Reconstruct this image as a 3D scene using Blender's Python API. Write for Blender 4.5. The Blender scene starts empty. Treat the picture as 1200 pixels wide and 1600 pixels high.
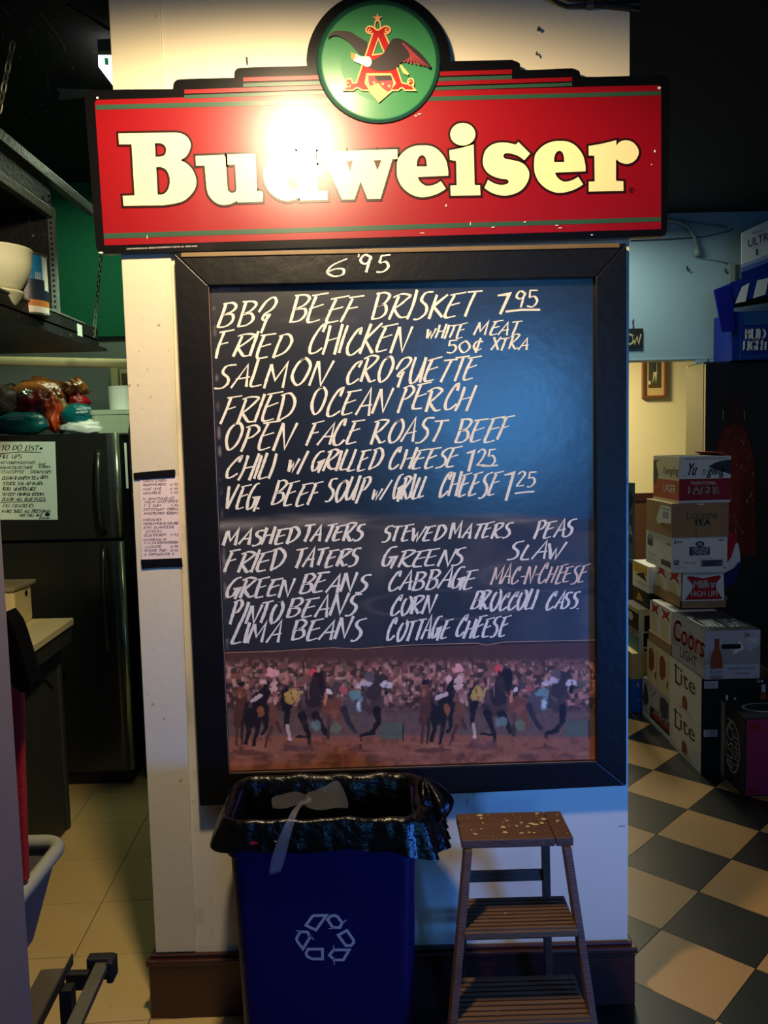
import bpy, math, random
import numpy as np
from mathutils import Vector, noise
from mathutils.geometry import tessellate_polygon

# ------------------------------------------------------------------ camera
FPX = 1270.0; PITCH = .085; ROLL = -.0234; YAW = .008
CAM = np.array([0.0, -2.24, 1.64])
def _basis():
    cy, sy, cp, sp = math.cos(YAW), math.sin(YAW), math.cos(PITCH), math.sin(PITCH)
    f = np.array([sy*cp, cy*cp, -sp]); r = np.array([cy, -sy, 0]); u = np.cross(r, f)
    cr, sr = math.cos(ROLL), math.sin(ROLL)
    return cr*r+sr*u, -sr*r+cr*u, f
RT, UP, FW = _basis()
sc = bpy.context.scene
COL = sc.collection
cd = bpy.data.cameras.new('camera'); cam = bpy.data.objects.new('camera', cd); COL.objects.link(cam)
cd.sensor_fit = 'HORIZONTAL'; cd.sensor_width = 36; cd.lens = 36*FPX/1200; cd.clip_start = .05
from mathutils import Matrix
M = Matrix(((RT[0], UP[0], -FW[0], CAM[0]), (RT[1], UP[1], -FW[1], CAM[1]), (RT[2], UP[2], -FW[2], CAM[2]), (0, 0, 0, 1)))
cam.matrix_world = M
sc.camera = cam
# ------------------------------------------------------------------ world, lamps, exposure
w = bpy.data.worlds.new('world'); sc.world = w; w.use_nodes = True
w.node_tree.nodes['Background'].inputs[0].default_value = (.35, .45, .7, 1)
w.node_tree.nodes['Background'].inputs[1].default_value = .005
def area(name, loc, rot, sx, sy, power, col, spread=math.pi):
    l = bpy.data.lights.new(name, 'AREA'); l.shape = 'RECTANGLE'; l.size = sx; l.size_y = sy
    l.energy = power; l.color = col; l.spread = spread
    o = bpy.data.objects.new(name, l); COL.objects.link(o); o.location = loc; o.rotation_euler = rot; return o
def spot(name, loc, tgt, power, col, size, blend, r):
    l = bpy.data.lights.new(name, 'SPOT'); l.energy = power; l.color = col; l.spot_size = size; l.spot_blend = blend
    l.shadow_soft_size = r
    o = bpy.data.objects.new(name, l); COL.objects.link(o); o.location = loc
    o.rotation_euler = (Vector(tgt)-Vector(loc)).to_track_quat('-Z', 'Y').to_euler(); return o
R90 = math.pi/2
# warm ceiling lamp in front of the menu wall
spot('ceiling_spot', (-.246, -.84, 2.72), (-.246, -.60, 1.0), 124, (1, .76, .45), math.radians(177), .35, .07)
# bluish daylight from the windows of the room behind the camera
area('window_light', (1.15, -5.2, 1.88), (R90, 0, 0), 1.0, .95, 25, (.10, .42, 1))
# added blue fill from low right of the camera, its source unseen
area('blue_fill', (2.7, -2.7, .75), (R90, 0, math.radians(41)), .7, .5, 7.5, (.05, .24, 1), math.radians(48))
# greenish kitchen tube, warm lamp of the room beyond the opening, dim cool lamp of the hall
area('kitchen_tube', (-1.25, 1.75, 3.04), (0, 0, 0), .6, .25, 7, (.80, 1, .66))
spot('kitchen_fill', (-.70, .60, 2.5), (-1.68, 1.65, 1.62), 60, (.84, 1, .72), math.radians(50), .8, .05)  # added fill without a fitting, brightens the fridge note and bags
area('dining_lamp', (1.5, 5.2, 2.8), (0, 0, 0), .5, .5, 95, (1, .86, .56))
area('hall_lamp', (1.45, 2.7, 3.0), (0, 0, 0), .4, .4, 12, (.86, 1, .88))
spot('carton_fill', (2.5, -.7, 2.95), (1.75, 1.6, 1.0), 22, (.74, .80, 1), math.radians(40), .8, .08)  # added weak fill aimed at the carton fronts, no lamp behind it
sc.view_settings.view_transform = 'Standard'; sc.view_settings.look = 'None'
sc.view_settings.exposure = 0; sc.view_settings.gamma = 1; sc.view_settings.use_curve_mapping = False

# ------------------------------------------------------------------ points on real planes
def ray(x, y): return (x-600)/FPX*RT-(y-800)/FPX*UP+FW
def PY(x, y, Y): d = ray(x, y); return CAM+d*(Y-CAM[1])/d[1]
def PZ(x, y, Z): d = ray(x, y); return CAM+d*(Z-CAM[2])/d[2]
def PX(x, y, X): d = ray(x, y); return CAM+d*(X-CAM[0])/d[0]
def PN(x, y, p0, n): d = ray(x, y); return CAM+d*(np.dot(np.array(p0)-CAM, n)/np.dot(d, n))

# ------------------------------------------------------------------ materials
MATS = {}
def lin(c): return tuple(((v/255)/12.92 if v/255 <= .04045 else ((v/255+.055)/1.055)**2.4) for v in c)
def mat(name, rgb, rough=.6, metal=0, var=.12, scale=12, bump=.0, bscale=60, coat=0, spec=.5, spots=0, emit=0, alpha=1, stretch=(1, 1, 1), trans=0):
    if name in MATS: return MATS[name]
    m = bpy.data.materials.new(name); m.use_nodes = True; nt = m.node_tree; N = nt.nodes; L = nt.links
    b = N['Principled BSDF']; c = lin(rgb)
    b.inputs['Roughness'].default_value = rough; b.inputs['Metallic'].default_value = metal
    b.inputs['Coat Weight'].default_value = coat; b.inputs['Coat Roughness'].default_value = .12
    b.inputs['Specular IOR Level'].default_value = spec
    tc = N.new('ShaderNodeTexCoord'); mp = N.new('ShaderNodeMapping'); mp.inputs['Scale'].default_value = stretch
    L.new(tc.outputs['Object'], mp.inputs[0])
    nz = N.new('ShaderNodeTexNoise'); nz.inputs['Scale'].default_value = scale; nz.inputs['Detail'].default_value = 5
    L.new(mp.outputs[0], nz.inputs['Vector'])
    mx = N.new('ShaderNodeMix'); mx.data_type = 'RGBA'
    mx.inputs[6].default_value = tuple(v*(1-var) for v in c)+(1,); mx.inputs[7].default_value = tuple(min(1, v*(1+var)) for v in c)+(1,)
    L.new(nz.outputs[0], mx.inputs[0]); out = mx.outputs[2]
    if spots:
        n2 = N.new('ShaderNodeTexNoise'); n2.inputs['Scale'].default_value = 45; n2.inputs['Detail'].default_value = 3
        L.new(tc.outputs['Object'], n2.inputs['Vector'])
        cr = N.new('ShaderNodeValToRGB'); cr.color_ramp.elements[0].position = .70; cr.color_ramp.elements[1].position = .74
        L.new(n2.outputs[0], cr.inputs[0]); m2 = N.new('ShaderNodeMix'); m2.data_type = 'RGBA'
        ml = N.new('ShaderNodeMath'); ml.operation = 'MULTIPLY'; ml.inputs[1].default_value = abs(spots); L.new(cr.outputs[0], ml.inputs[0])
        L.new(ml.outputs[0], m2.inputs[0]); L.new(out, m2.inputs[6])
        m2.inputs[7].default_value = (.7, .68, .6, 1) if spots > 0 else (.03, .025, .02, 1); out = m2.outputs[2]
    L.new(out, b.inputs['Base Color'])
    if bump:
        nb = N.new('ShaderNodeTexNoise'); nb.inputs['Scale'].default_value = bscale; nb.inputs['Detail'].default_value = 4
        L.new(mp.outputs[0], nb.inputs['Vector']); bp = N.new('ShaderNodeBump'); bp.inputs['Strength'].default_value = bump
        bp.inputs['Distance'].default_value = .01; L.new(nb.outputs[0], bp.inputs['Height']); L.new(bp.outputs[0], b.inputs['Normal'])
    if emit:
        L.new(out, b.inputs['Emission Color']); b.inputs['Emission Strength'].default_value = emit
    if trans: b.inputs['Transmission Weight'].default_value = trans
    b.inputs['Alpha'].default_value = alpha
    MATS[name] = m; return m
def vcmat(name, rough=.5, coat=0, bump=0, spec=.5, arough=0):
    m = bpy.data.materials.new(name); m.use_nodes = True; nt = m.node_tree; b = nt.nodes['Principled BSDF']
    a = nt.nodes.new('ShaderNodeVertexColor'); a.layer_name = 'paint'; nt.links.new(a.outputs[0], b.inputs['Base Color'])
    b.inputs['Roughness'].default_value = rough; b.inputs['Coat Weight'].default_value = coat; b.inputs['Specular IOR Level'].default_value = spec
    if arough:
        a2 = nt.nodes.new('ShaderNodeAttribute'); a2.attribute_name = 'dust'; mm = nt.nodes.new('ShaderNodeMath'); mm.operation = 'MULTIPLY_ADD'
        mm.inputs[1].default_value = arough; mm.inputs[2].default_value = rough; nt.links.new(a2.outputs['Fac'], mm.inputs[0]); nt.links.new(mm.outputs[0], b.inputs['Roughness'])
        m3 = nt.nodes.new('ShaderNodeMath'); m3.operation = 'MULTIPLY_ADD'; m3.use_clamp = True; m3.inputs[1].default_value = -1.3; m3.inputs[2].default_value = 1.0
        nt.links.new(a2.outputs['Fac'], m3.inputs[0]); nt.links.new(m3.outputs[0], b.inputs['Coat Weight']); b.inputs['Coat Roughness'].default_value = .30; b.inputs['Coat IOR'].default_value = 1.8
    if bump:
        nb = nt.nodes.new('ShaderNodeTexNoise'); nb.inputs['Scale'].default_value = 25; bp = nt.nodes.new('ShaderNodeBump')
        bp.inputs['Strength'].default_value = bump; bp.inputs['Distance'].default_value = .01
        nt.links.new(nb.outputs[0], bp.inputs['Height']); nt.links.new(bp.outputs[0], b.inputs['Normal'])
    return m

# ------------------------------------------------------------------ mesh builder
class MB:
    def __init__(s): s.v = []; s.f = []; s.mi = []; s.m = []
    def _m(s, m):
        if m not in s.m: s.m.append(m)
        return s.m.index(m)
    def add(s, vs, fs, m):
        o = len(s.v); k = s._m(m); s.v += [tuple(float(c) for c in p) for p in vs]
        s.f += [tuple(i+o for i in f) for f in fs]; s.mi += [k]*len(fs); return s
    def box(s, x0, y0, z0, x1, y1, z1, m, T=None):
        vs = [(x, y, z) for z in (z0, z1) for y in (y0, y1) for x in (x0, x1)]
        if T is not None: vs = [T @ Vector(p) for p in vs]
        return s.add(vs, [(0, 2, 3, 1), (4, 5, 7, 6), (0, 1, 5, 4), (2, 6, 7, 3), (0, 4, 6, 2), (1, 3, 7, 5)], m)
    def hexa(s, bot, top, m):   # two quads, same winding
        return s.add(list(bot)+list(top), [(3, 2, 1, 0), (4, 5, 6, 7), (0, 1, 5, 4), (1, 2, 6, 5), (2, 3, 7, 6), (3, 0, 4, 7)], m)
    def prism(s, pts, vec, m, caps=True):
        n = len(pts); a = [np.array(p, float) for p in pts]; b = [p+np.array(vec) for p in a]
        fs = [(i, (i+1) % n, n+(i+1) % n, n+i) for i in range(n)]
        if caps: fs += [tuple(range(n))[::-1], tuple(range(n, 2*n))]
        return s.add(a+b, fs, m)
    def poly(s, loops, m):      # flat filled outline with holes, loops of 3D points
        tr = tessellate_polygon([[Vector(p) for p in l] for l in loops]); flat = [p for l in loops for p in l]
        return s.add(flat, [tuple(t) for t in tr], m)
    def ribbon(s, pts, wid, nrm, m, closed=False):
        P = [np.array(p, float) for p in pts]; n = len(P); nrm = np.array(nrm, float)
        L = []; Rr = []
        for i in range(n):
            a = P[(i-1) % n] if (closed or i > 0) else P[i]; b = P[(i+1) % n] if (closed or i < n-1) else P[i]
            d1 = P[i]-a; d2 = b-P[i]; l1 = np.linalg.norm(d1); l2 = np.linalg.norm(d2)
            if l1 < 1e-9: d1 = d2; l1 = l2
            if l2 < 1e-9: d2 = d1; l2 = l1
            if l1 < 1e-9: d1 = d2 = np.array([1., 0, 0]); l1 = l2 = 1
            t1 = d1/l1; t2 = d2/l2; t = t1+t2; lt = np.linalg.norm(t)
            t = t/lt if lt > 1e-6 else t1
            q = np.cross(nrm, t); q /= max(1e-9, np.linalg.norm(q))
            c = max(.45, float(np.dot(t, t1)))
            ww = (wid[i] if hasattr(wid, '__len__') else wid)*.5/c
            L.append(P[i]+q*ww); Rr.append(P[i]-q*ww)
        k = n if closed else n-1
        return s.add(L+Rr, [(i, (i+1) % n, n+(i+1) % n, n+i) for i in range(k)], m)
    def tube(s, path, r, m, n=8, closed=False):
        P = [np.array(p, float) for p in path]; N = len(P); vs = []
        up = None
        for i in range(N):
            a = P[(i-1) % N] if (closed or i > 0) else P[i]; b = P[(i+1) % N] if (closed or i < N-1) else P[i]
            t = b-a; t /= max(1e-9, np.linalg.norm(t))
            if up is None: up = np.array([0, 0, 1.]) if abs(t[2]) < .9 else np.array([1., 0, 0])
            x = np.cross(up, t); x /= max(1e-9, np.linalg.norm(x)); y = np.cross(t, x); up = y
            rr = r[i] if hasattr(r, '__len__') else r
            for k in range(n):
                an = 2*math.pi*k/n; vs.append(P[i]+rr*(math.cos(an)*x+math.sin(an)*y))
        fs = []
        for i in range(N if closed else N-1):
            j = (i+1) % N
            for k in range(n): fs.append((i*n+k, i*n+(k+1) % n, j*n+(k+1) % n, j*n+k))
        if not closed: fs += [tuple(range(n))[::-1], tuple((N-1)*n+k for k in range(n))]
        return s.add(vs, fs, m)
    def lathe(s, prof, c, m, n=28, ax=None):
        vs = []; N = len(prof)
        for r, z in prof:
            for k in range(n):
                a = 2*math.pi*k/n; p = np.array([r*math.cos(a), r*math.sin(a), z])
                if ax is not None: p = np.array(ax @ Vector(p))
                vs.append(p+np.array(c))
        fs = [(i*n+k, i*n+(k+1) % n, (i+1)*n+(k+1) % n, (i+1)*n+k) for i in range(N-1) for k in range(n)]
        if prof[0][0] > 1e-6: fs.append(tuple(range(n))[::-1])
        if prof[-1][0] > 1e-6: fs.append(tuple((N-1)*n+k for k in range(n)))
        return s.add(vs, fs, m)
    def grid(s, P, m, closed_u=False):   # P[i][j]
        a = len(P); b = len(P[0]); vs = [p for r in P for p in r]; fs = []
        for i in range(a-1):
            for j in range(b if closed_u else b-1):
                k = (j+1) % b; fs.append((i*b+j, i*b+k, (i+1)*b+k, (i+1)*b+j))
        return s.add(vs, fs, m)
    def build(s, name, parent=None, smooth=False, bevel=0, label=None, cat=None, group=None, kind=None, sub=0, seg=2):
        if parent is not None: o0 = wloc(parent)
        else:
            A = np.array(s.v); o0 = np.array([(A[:, 0].min()+A[:, 0].max())/2, (A[:, 1].min()+A[:, 1].max())/2, A[:, 2].min()])
            if kind == 'structure': o0 = np.zeros(3)
        me = bpy.data.meshes.new(name); me.from_pydata([tuple(np.array(p)-o0) for p in s.v], [], s.f)
        for m in s.m: me.materials.append(m)
        if len(s.m) > 1: me.polygons.foreach_set('material_index', s.mi)
        if smooth: me.polygons.foreach_set('use_smooth', [True]*len(me.polygons))
        me.update()
        o = bpy.data.objects.new(name, me); COL.objects.link(o)
        if parent is not None: o.parent = parent
        else: o.location = o0
        if bevel:
            md = o.modifiers.new('bevel', 'BEVEL'); md.width = bevel; md.segments = seg; md.limit_method = 'ANGLE'; md.angle_limit = .6
        if sub:
            md = o.modifiers.new('sub', 'SUBSURF'); md.levels = md.render_levels = sub
        tag(o, label, cat, group, kind); return o
def wloc(o):
    l = np.array(o.location)
    return l+wloc(o.parent) if o.parent else l
def tag(o, label=None, cat=None, group=None, kind=None):
    if label: o['label'] = label
    if cat: o['category'] = cat
    if group: o['group'] = group
    if kind: o['kind'] = kind
    return o
def thing(name, loc, label, cat, group=None):
    o = bpy.data.objects.new(name, None); COL.objects.link(o); o.location = [float(c) for c in loc]; o.empty_display_size = .05
    return tag(o, label, cat, group)

def sm(pts, k=6):      # outline with smooth (x,y,1) and corner (x,y) points
    out = []; n = len(pts)
    P = [np.array(p[:2], float) for p in pts]; S = [len(p) > 2 for p in pts]
    for i in range(n):
        j = (i+1) % n; p, q = P[i], P[j]
        if not S[i] and not S[j]: out.append(p); continue
        m0 = (q-P[i-1])/2 if S[i] else (q-p); m1 = (P[(j+1) % n]-p)/2 if S[j] else (q-p)
        l = np.linalg.norm(q-p)
        for mm in (m0, m1):
            a = np.linalg.norm(mm)
            if a > 1.3*l: mm *= 1.3*l/a
        for t in range(k):
            t = t/k; out.append((2*t**3-3*t*t+1)*p+(t**3-2*t*t+t)*m0+(-2*t**3+3*t*t)*q+(t**3-t*t)*m1)
    return out

# ------------------------------------------------------------------ handwriting strokes
GL = {
'A': (.72, "0,0 .5,1 .64,0|.12,.35 .7,.42"), 'B': (.7, "~.12,1 .1,.5 .05,0|~0,.95 .4,1 .6,.85 .45,.6 .15,.5 .5,.5 .62,.25 .4,.05 0,.02"),
'C': (.66, "~.5,.72 .52,.98 .3,.85 .08,.4 .12,.03 .35,.0 .66,.2"), 'D': (.72, "~.15,.95 .12,.5 .08,0|~0,.92 .4,1 .7,.7 .55,.25 .08,0"),
'E': (.64, "~.2,.9 .08,.4 .1,.03 .54,.08|.0,.9 .7,1|.02,.46 .58,.6"), 'F': (.58, "~.17,.92 .08,.4 .02,0|0,.92 .62,1|.08,.5 .48,.58"),
'G': (.72, "~.6,.98 .3,.9 .05,.45 .12,.04 .4,.08 .52,.42|.3,.42 .7,.46 .58,-.1"), 'H': (.7, "~.1,.95 .08,.4 0,0|.65,1 .55,0|.05,.45 .65,.55"),
'I': (.16, "~.12,1 .08,.5 .02,0"), 'J': (.5, "~.45,1 .42,.3 .2,0 0,.2"), 'K': (.68, ".12,1 .02,0|.62,1 .1,.48 .62,.02"), 'L': (.55, "~.17,1 .08,.5 .05,.06 .5,.1"),
'M': (.95, "~.1,.9 .05,.4 0,0|.1,.95 .4,.3 .75,1 .78,0"), 'N': (.74, ".1,.95 0,0|.1,.95 .52,.05 .72,1"), 'O': (.7, "~.4,1 .12,.8 .03,.35 .25,0 .55,.2 .66,.7 .45,1 .2,.92"),
'P': (.62, "~.15,.9 .1,.4 .03,-.08|~0,.9 .4,1 .6,.8 .4,.5 .1,.42"), 'Q': (.78, "~.1,.5 .3,.85 .6,1 .78,.85 .68,.62 .42,.45 .33,.28 .5,.22 .56,.4 .42,.38|.52,.4 .44,-.2"),
'R': (.82, ".2,.92 .1,0|~0,.88 .35,1 .7,.95 .6,.75 .35,.52 .18,.42|~.18,.42 .4,.2 .6,.05 .84,.1"), 'S': (.6, "~.62,.98 .25,.92 .15,.66 .45,.45 .5,.2 .3,0 0,-.02"),
'T': (.66, "0,.92 .72,1|~.38,.95 .33,.5 .25,0"), 'U': (.68, "~.08,1 .03,.4 .15,.02 .4,.1 .58,.6 .62,1|.62,1 .6,0"), 'V': (.66, "~.0,.95 .1,.4 .22,0|.22,0 .66,1"),
'W': (.9, "~0,.95 .12,.4 .18,0|.18,0 .42,.6 .5,.02 .9,1"), 'X': (.62, "0,1 .6,0|.6,1 0,0"), 'Y': (.6, "0,1 .28,.5|.6,1 .15,0"), 'Z': (.6, "0,1 .6,1 0,0 .6,0"),
'0': (.6, "~.3,1 .05,.7 .05,.3 .28,0 .52,.3 .52,.7 .3,1"), '1': (.16, "~.12,1 .02,0"), '2': (.55, "~.05,.8 .3,1 .5,.8 .3,.4 .0,.02|0,.02 .55,.05"), '3': (.5, "~0,.9 .3,1 .4,.75 .2,.52 .45,.3 .25,0 0,.05"),
'4': (.5, ".1,1 0,.4 .5,.45|.4,1 .35,0"), '5': (.55, ".55,1 .15,.95 .1,.55|~.1,.55 .4,.6 .5,.3 .3,0 0,.02"), '6': (.55, "~.5,1 .15,.7 .02,.3 .2,0 .45,.1 .45,.4 .2,.45 .05,.3"),
'7': (.6, "0,.92 .55,1 .2,0"), '8': (.5, "~.4,.9 .1,.9 .1,.6 .4,.4 .35,.05 .05,.05 .1,.4 .4,.7 .4,.9"), '9': (.5, "~.48,.9 .2,1 .05,.7 .25,.5 .48,.75 .48,.9|~.48,.9 .4,.4 .3,0"),
'¢': (.6, "~.5,.8 .2,.85 .05,.45 .2,.1 .5,.2|.4,1.1 .2,-.1"), '.': (.15, ".05,.05 .08,0"), '/': (.5, ".5,1.05 0,-.15"), '-': (.4, "0,.45 .35,.5"), '*': (.4, ".2,.8 .2,.1|0,.45 .4,.45|.05,.75 .35,.15|.35,.75 .05,.15"),
'&': (.5, "~.4,.1 .1,.8 .25,1 .35,.75 .05,.3 .2,0 .5,.4"), 'w': (.7, "~0,.6 .08,0|.08,0 .3,.45 .38,0 .65,.65"), ' ': (.4, ""),
}
def handwrite(mb, text, x0, x1, yb, h, fn, m, thick=3.4, slope=-.03, slant=.18, jit=.055, seed=0, nrm=(0, -1, 0), k=5, unit=None, nib=.9):
    rnd = random.Random(hash(text)*0+seed+sum(map(ord, text)))
    g = [(c, GL.get(c if c in GL else c.upper(), GL['I'])) for c in text]
    gap = .07 if not text[:1].isdigit() else .16; tot = sum(q[1][0]+gap for q in g)-gap; sx = (x1-x0-slant*h*.9-h*.14)/max(.1, tot)
    u = 0; lift = 0; nn = np.array(nrm, float); nn /= np.linalg.norm(nn)
    for c, (wd, st) in g:
        jx, jy, js = rnd.uniform(-jit, jit), rnd.uniform(-jit, jit), rnd.uniform(.9, 1.1); js2 = rnd.uniform(-.07, .07)
        for s in st.split('|'):
            if not s: continue
            smo = s[0] == '~'; pts = [tuple(map(float, p.split(','))) for p in s.lstrip('~').split()]
            pts = [(a+rnd.uniform(-jit, jit)*.5, b+rnd.uniform(-jit, jit)*.5) for a, b in pts]
            if smo and len(pts) > 2:
                P = [np.array(p) for p in pts]; o = []
                for i in range(len(P)-1):
                    a = P[i-1] if i else P[i]; b = P[i]; c2 = P[i+1]; d = P[i+2] if i+2 < len(P) else P[i+1]
                    for t in range(k):
                        t /= k; o.append(.5*((2*b)+(c2-a)*t+(2*a-5*b+4*c2-d)*t*t+(3*b-a-3*c2+d)*t**3))
                o.append(P[-1]); pts = o
            Q = []
            for a, b in pts:
                px = x0+(u+a+jx)*sx+(slant+js2)*b*h; py = yb+slope*(px-x0)-(b*js+jy)*h; Q.append((px, py))
            W = []
            for i in range(len(Q)):
                a = Q[max(0, i-1)]; b = Q[min(len(Q)-1, i+1)]; an = math.atan2(-(b[1]-a[1]), b[0]-a[0])
                W.append(thick*(.42+.75*abs(math.sin(an-nib+.6)))*rnd.uniform(.85, 1.12))
            p0 = fn(*Q[0]); p1 = fn(Q[0][0]+1, Q[0][1]); sc_ = np.linalg.norm(np.array(p1)-np.array(p0))
            lift = (lift+1.6e-5)%5e-4; mb.ribbon([np.array(fn(*q))+nn*lift for q in Q], [q*sc_ for q in W], nrm, m)
        u += wd+gap
    return mb

# ------------------------------------------------------------------ printed designs on flat faces
_fc = {}
def ftext(t):
    if t not in _fc:
        c = bpy.data.curves.new('t', 'FONT'); c.body = t; c.resolution_u = 3; o = bpy.data.objects.new('t', c); COL.objects.link(o)
        dg = bpy.context.evaluated_depsgraph_get(); me = bpy.data.meshes.new_from_object(o.evaluated_get(dg))
        v = np.array([x.co[:2] for x in me.vertices]); f = [tuple(p.vertices) for p in me.polygons]
        bpy.data.objects.remove(o); bpy.data.curves.remove(c); bpy.data.meshes.remove(me)
        v -= v.min(0); v /= np.maximum(v.max(0), 1e-6); _fc[t] = (v, f)
    return _fc[t]
def printed(name, parent, O, U, V, items, lift=.0006):
    O, U, V = (np.array(q, float) for q in (O, U, V)); n = np.cross(U, V); n /= np.linalg.norm(n); mb = MB()
    for i, it in enumerate(items):
        k = it[0]; h = lift+.00022*i
        F = lambda u, v, h=h: O+U*u+V*v+n*h
        if k == 'r':
            _, a, b, c, d, m = it; mb.add([F(a, b), F(c, b), F(c, d), F(a, d)], [(0, 1, 2, 3)], m)
        elif k == 'p': mb.poly([[F(*p) for p in sm(it[1], 4)]], it[2])
        elif k == 'e':
            _, a, b, c, d, m = it; mb.add([F(a+c*math.cos(q*math.pi/12), b+d*math.sin(q*math.pi/12)) for q in range(24)], [tuple(range(24))], m)
        elif k == 't':
            _, t, a, b, c, d, m = it[:7]; sh = it[7] if len(it) > 7 else 0; bold = it[8] if len(it) > 8 else 0
            v, f = ftext(t)
            for dx in ((0,) if not bold else (-bold, 0, bold)):
                mb.add([F(a+(c-a)*p[0]+sh*p[1]*(d-b)+dx, b+(d-b)*p[1], h+abs(dx)*.001) for p in v], f, m)
        elif k == 'v':   # vertical text reading upward
            _, t, a, b, c, d, m = it; v, f = ftext(t); mb.add([F(c-(c-a)*p[1], b+(d-b)*p[0]) for p in v], f, m)
        elif k == 'w':
            _, t, a, b, c, hh, m, th = it[:8]; asp = np.linalg.norm(U)
            handwrite(mb, t, a*1000, c*1000, -b*1000, hh*1000, lambda x, y: F(x/1000, -y/1000), m, th*1000, slope=0, slant=it[8] if len(it) > 8 else .25, nrm=n, k=3)
        elif k == 'l':
            mb.ribbon([F(*p) for p in it[1]], it[2]*np.linalg.norm(U), n, it[3])
    return mb.build(name, parent)
# ------------------------------------------------------------------ the setting
CREAM = mat('cream_wall', (214, 205, 178), .55, var=.06, scale=6, bump=.08, bscale=40, spots=-.5)
BLACKC = mat('black_ceiling', (17, 18, 17), .85, var=.3, bump=.3, bscale=30)
GREYW = mat('grey_wall', (128, 138, 128), .6, var=.06, scale=4, bump=.05)
BLUEW = mat('pale_blue_wall', (150, 176, 184), .6, var=.07, scale=4, bump=.05)
YELW = mat('yellow_wall', (236, 222, 168), .7, var=.05, scale=4)
SLAB = mat('slab', (40, 36, 30), .8)
DKWOOD = mat('dark_red_wood', (58, 24, 18), .42, var=.35, scale=9, stretch=(.4, 3, 6), bump=.15, coat=.2)
JAMBM = mat('lilac_white_paint', (122, 116, 128), .6, var=.06, bump=.06, bscale=30)
def struct(name, mb, parent=None, **k): return mb.build(name, parent, kind=None if parent else 'structure', **k)
XL, XR = -.668, .698
# stains of their own shape on the wall are painted on a grid
def paint_grid(name, parent, x0, x1, z0, z1, nx, nz, Y, f, m, **k):
    xs = np.linspace(x0, x1, nx); zs = np.linspace(z0, z1, nz); X, Z = np.meshgrid(xs, zs)
    o0 = wloc(parent) if parent else np.zeros(3)
    Yv = np.full(X.size, float(Y)); vs = np.stack([X.ravel(), Yv, Z.ravel()], 1)-o0
    i = np.arange(nz-1)[:, None]*nx+np.arange(nx-1)[None]; i = i.ravel(); fs = np.stack([i, i+1, i+nx+1, i+nx], 1)
    me = bpy.data.meshes.new(name); me.from_pydata(vs.tolist(), [], fs.tolist()); me.materials.append(m)
    c = f(X, Z); du = None
    if isinstance(c, tuple): c, du = c; ad = me.attributes.new('dust', 'FLOAT', 'POINT'); ad.data.foreach_set('value', np.clip(du, 0, 1).ravel().astype(np.float32))
    A = np.ones((nz*nx, 4), np.float32); A[:, :3] = np.clip(c.reshape(-1, 3), 0, 1)
    at = me.color_attributes.new('paint', 'FLOAT_COLOR', 'POINT'); at.data.foreach_set('color', A.ravel())
    o = bpy.data.objects.new(name, me); COL.objects.link(o)
    if parent: o.parent = parent
    tag(o, **k); return o
def vnoise(X, Y, s, seed=0):
    def h(i, j): return np.modf(np.abs(np.sin(i*127.1+j*311.7+seed*74.7)*43758.5453))[0]
    x = X*s; y = Y*s; i = np.floor(x); j = np.floor(y); fx = x-i; fy = y-j; fx = fx*fx*(3-2*fx); fy = fy*fy*(3-2*fy)
    return (h(i, j)*(1-fx)+h(i+1, j)*fx)*(1-fy)+(h(i, j+1)*(1-fx)+h(i+1, j+1)*fx)*fy
def fbm(X, Y, s, seed=0, o=4):
    r = 0; a = .5
    for k in range(o): r = r+a*vnoise(X, Y, s*2**k, seed+k); a *= .5
    return r/(1-.5**o)
wf = struct('wall_front', MB().box(XL, .004, 0, XR, .16, 3.12, CREAM), bevel=.003)
def wallpaint(X, Z):
    c = np.array(lin((226, 216, 190)))*(.95+.1*fbm(X, Z, 3, 5))[..., None]
    d = np.zeros_like(X)
    for px, py, rx, rz, a in ((263, 655, .03, .06, .6), (285, 1105, .03, .08, .55), (250, 1010, .02, .03, .1)):
        p = PY(px, py, 0); d = np.maximum(d, a*np.exp(-((X-p[0])/rx)**2-((Z-p[2])/rz)**2)*(.6+.6*fbm(X, Z, 18, 3)))
    sp = (vnoise(X, Z, 55, 9) > .965)*(vnoise(X, Z, 9, 4) > .55)*(Z < 1.6)
    d = np.maximum(d, sp*.55); d = np.maximum(d, .12*(fbm(X, Z, 12, 8) > .62)*(X < -.5)*(Z < 1.6))
    return c*(1-d[..., None])+np.array([.05, .05, .05])*d[..., None]
paint_grid('painted_face', wf, XL+.001, XR-.001, .15, 3.10, 270, 580, 0.0025, wallpaint, vcmat('wall_paint', .5, bump=.05), label='cream painted plaster face with scuffs and pin holes')
# trim board at the left edge with its seam
seam = [PY(268, 400, 0), PY(305, 1480, 0)]
t1 = MB(); t1.prism([(XL-.002, -.006, .19), (seam[1][0], -.006, .19), (seam[0][0]+.0, -.006, 2.16), (seam[0][0]+.0, -.006, 3.1), (XL-.002, -.006, 3.1)], (0, .008, 0), CREAM)
struct('trim_1', t1, bevel=.002)
# baseboard
bb = MB(); Zb = .187
bb.box(XL-.02, -.022, 0, XR+.014, 0, Zb-.022, DKWOOD); bb.box(XL-.026, -.028, Zb-.026, XR+.02, 0, Zb-.010, DKWOOD); bb.box(XL-.016, -.014, Zb-.010, XR+.008, 0, Zb, DKWOOD)
bb.box(XL-.02, 0, 0, XL, .16, Zb-.01, DKWOOD); bb.box(XR, 0, 0, XR+.014, .16, Zb-.01, DKWOOD)
struct('baseboard_front', bb, bevel=.004)
struct('wall_divider', MB().box(-.05, .16, 0, .08, 6.6, 3.12, GREYW))
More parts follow.
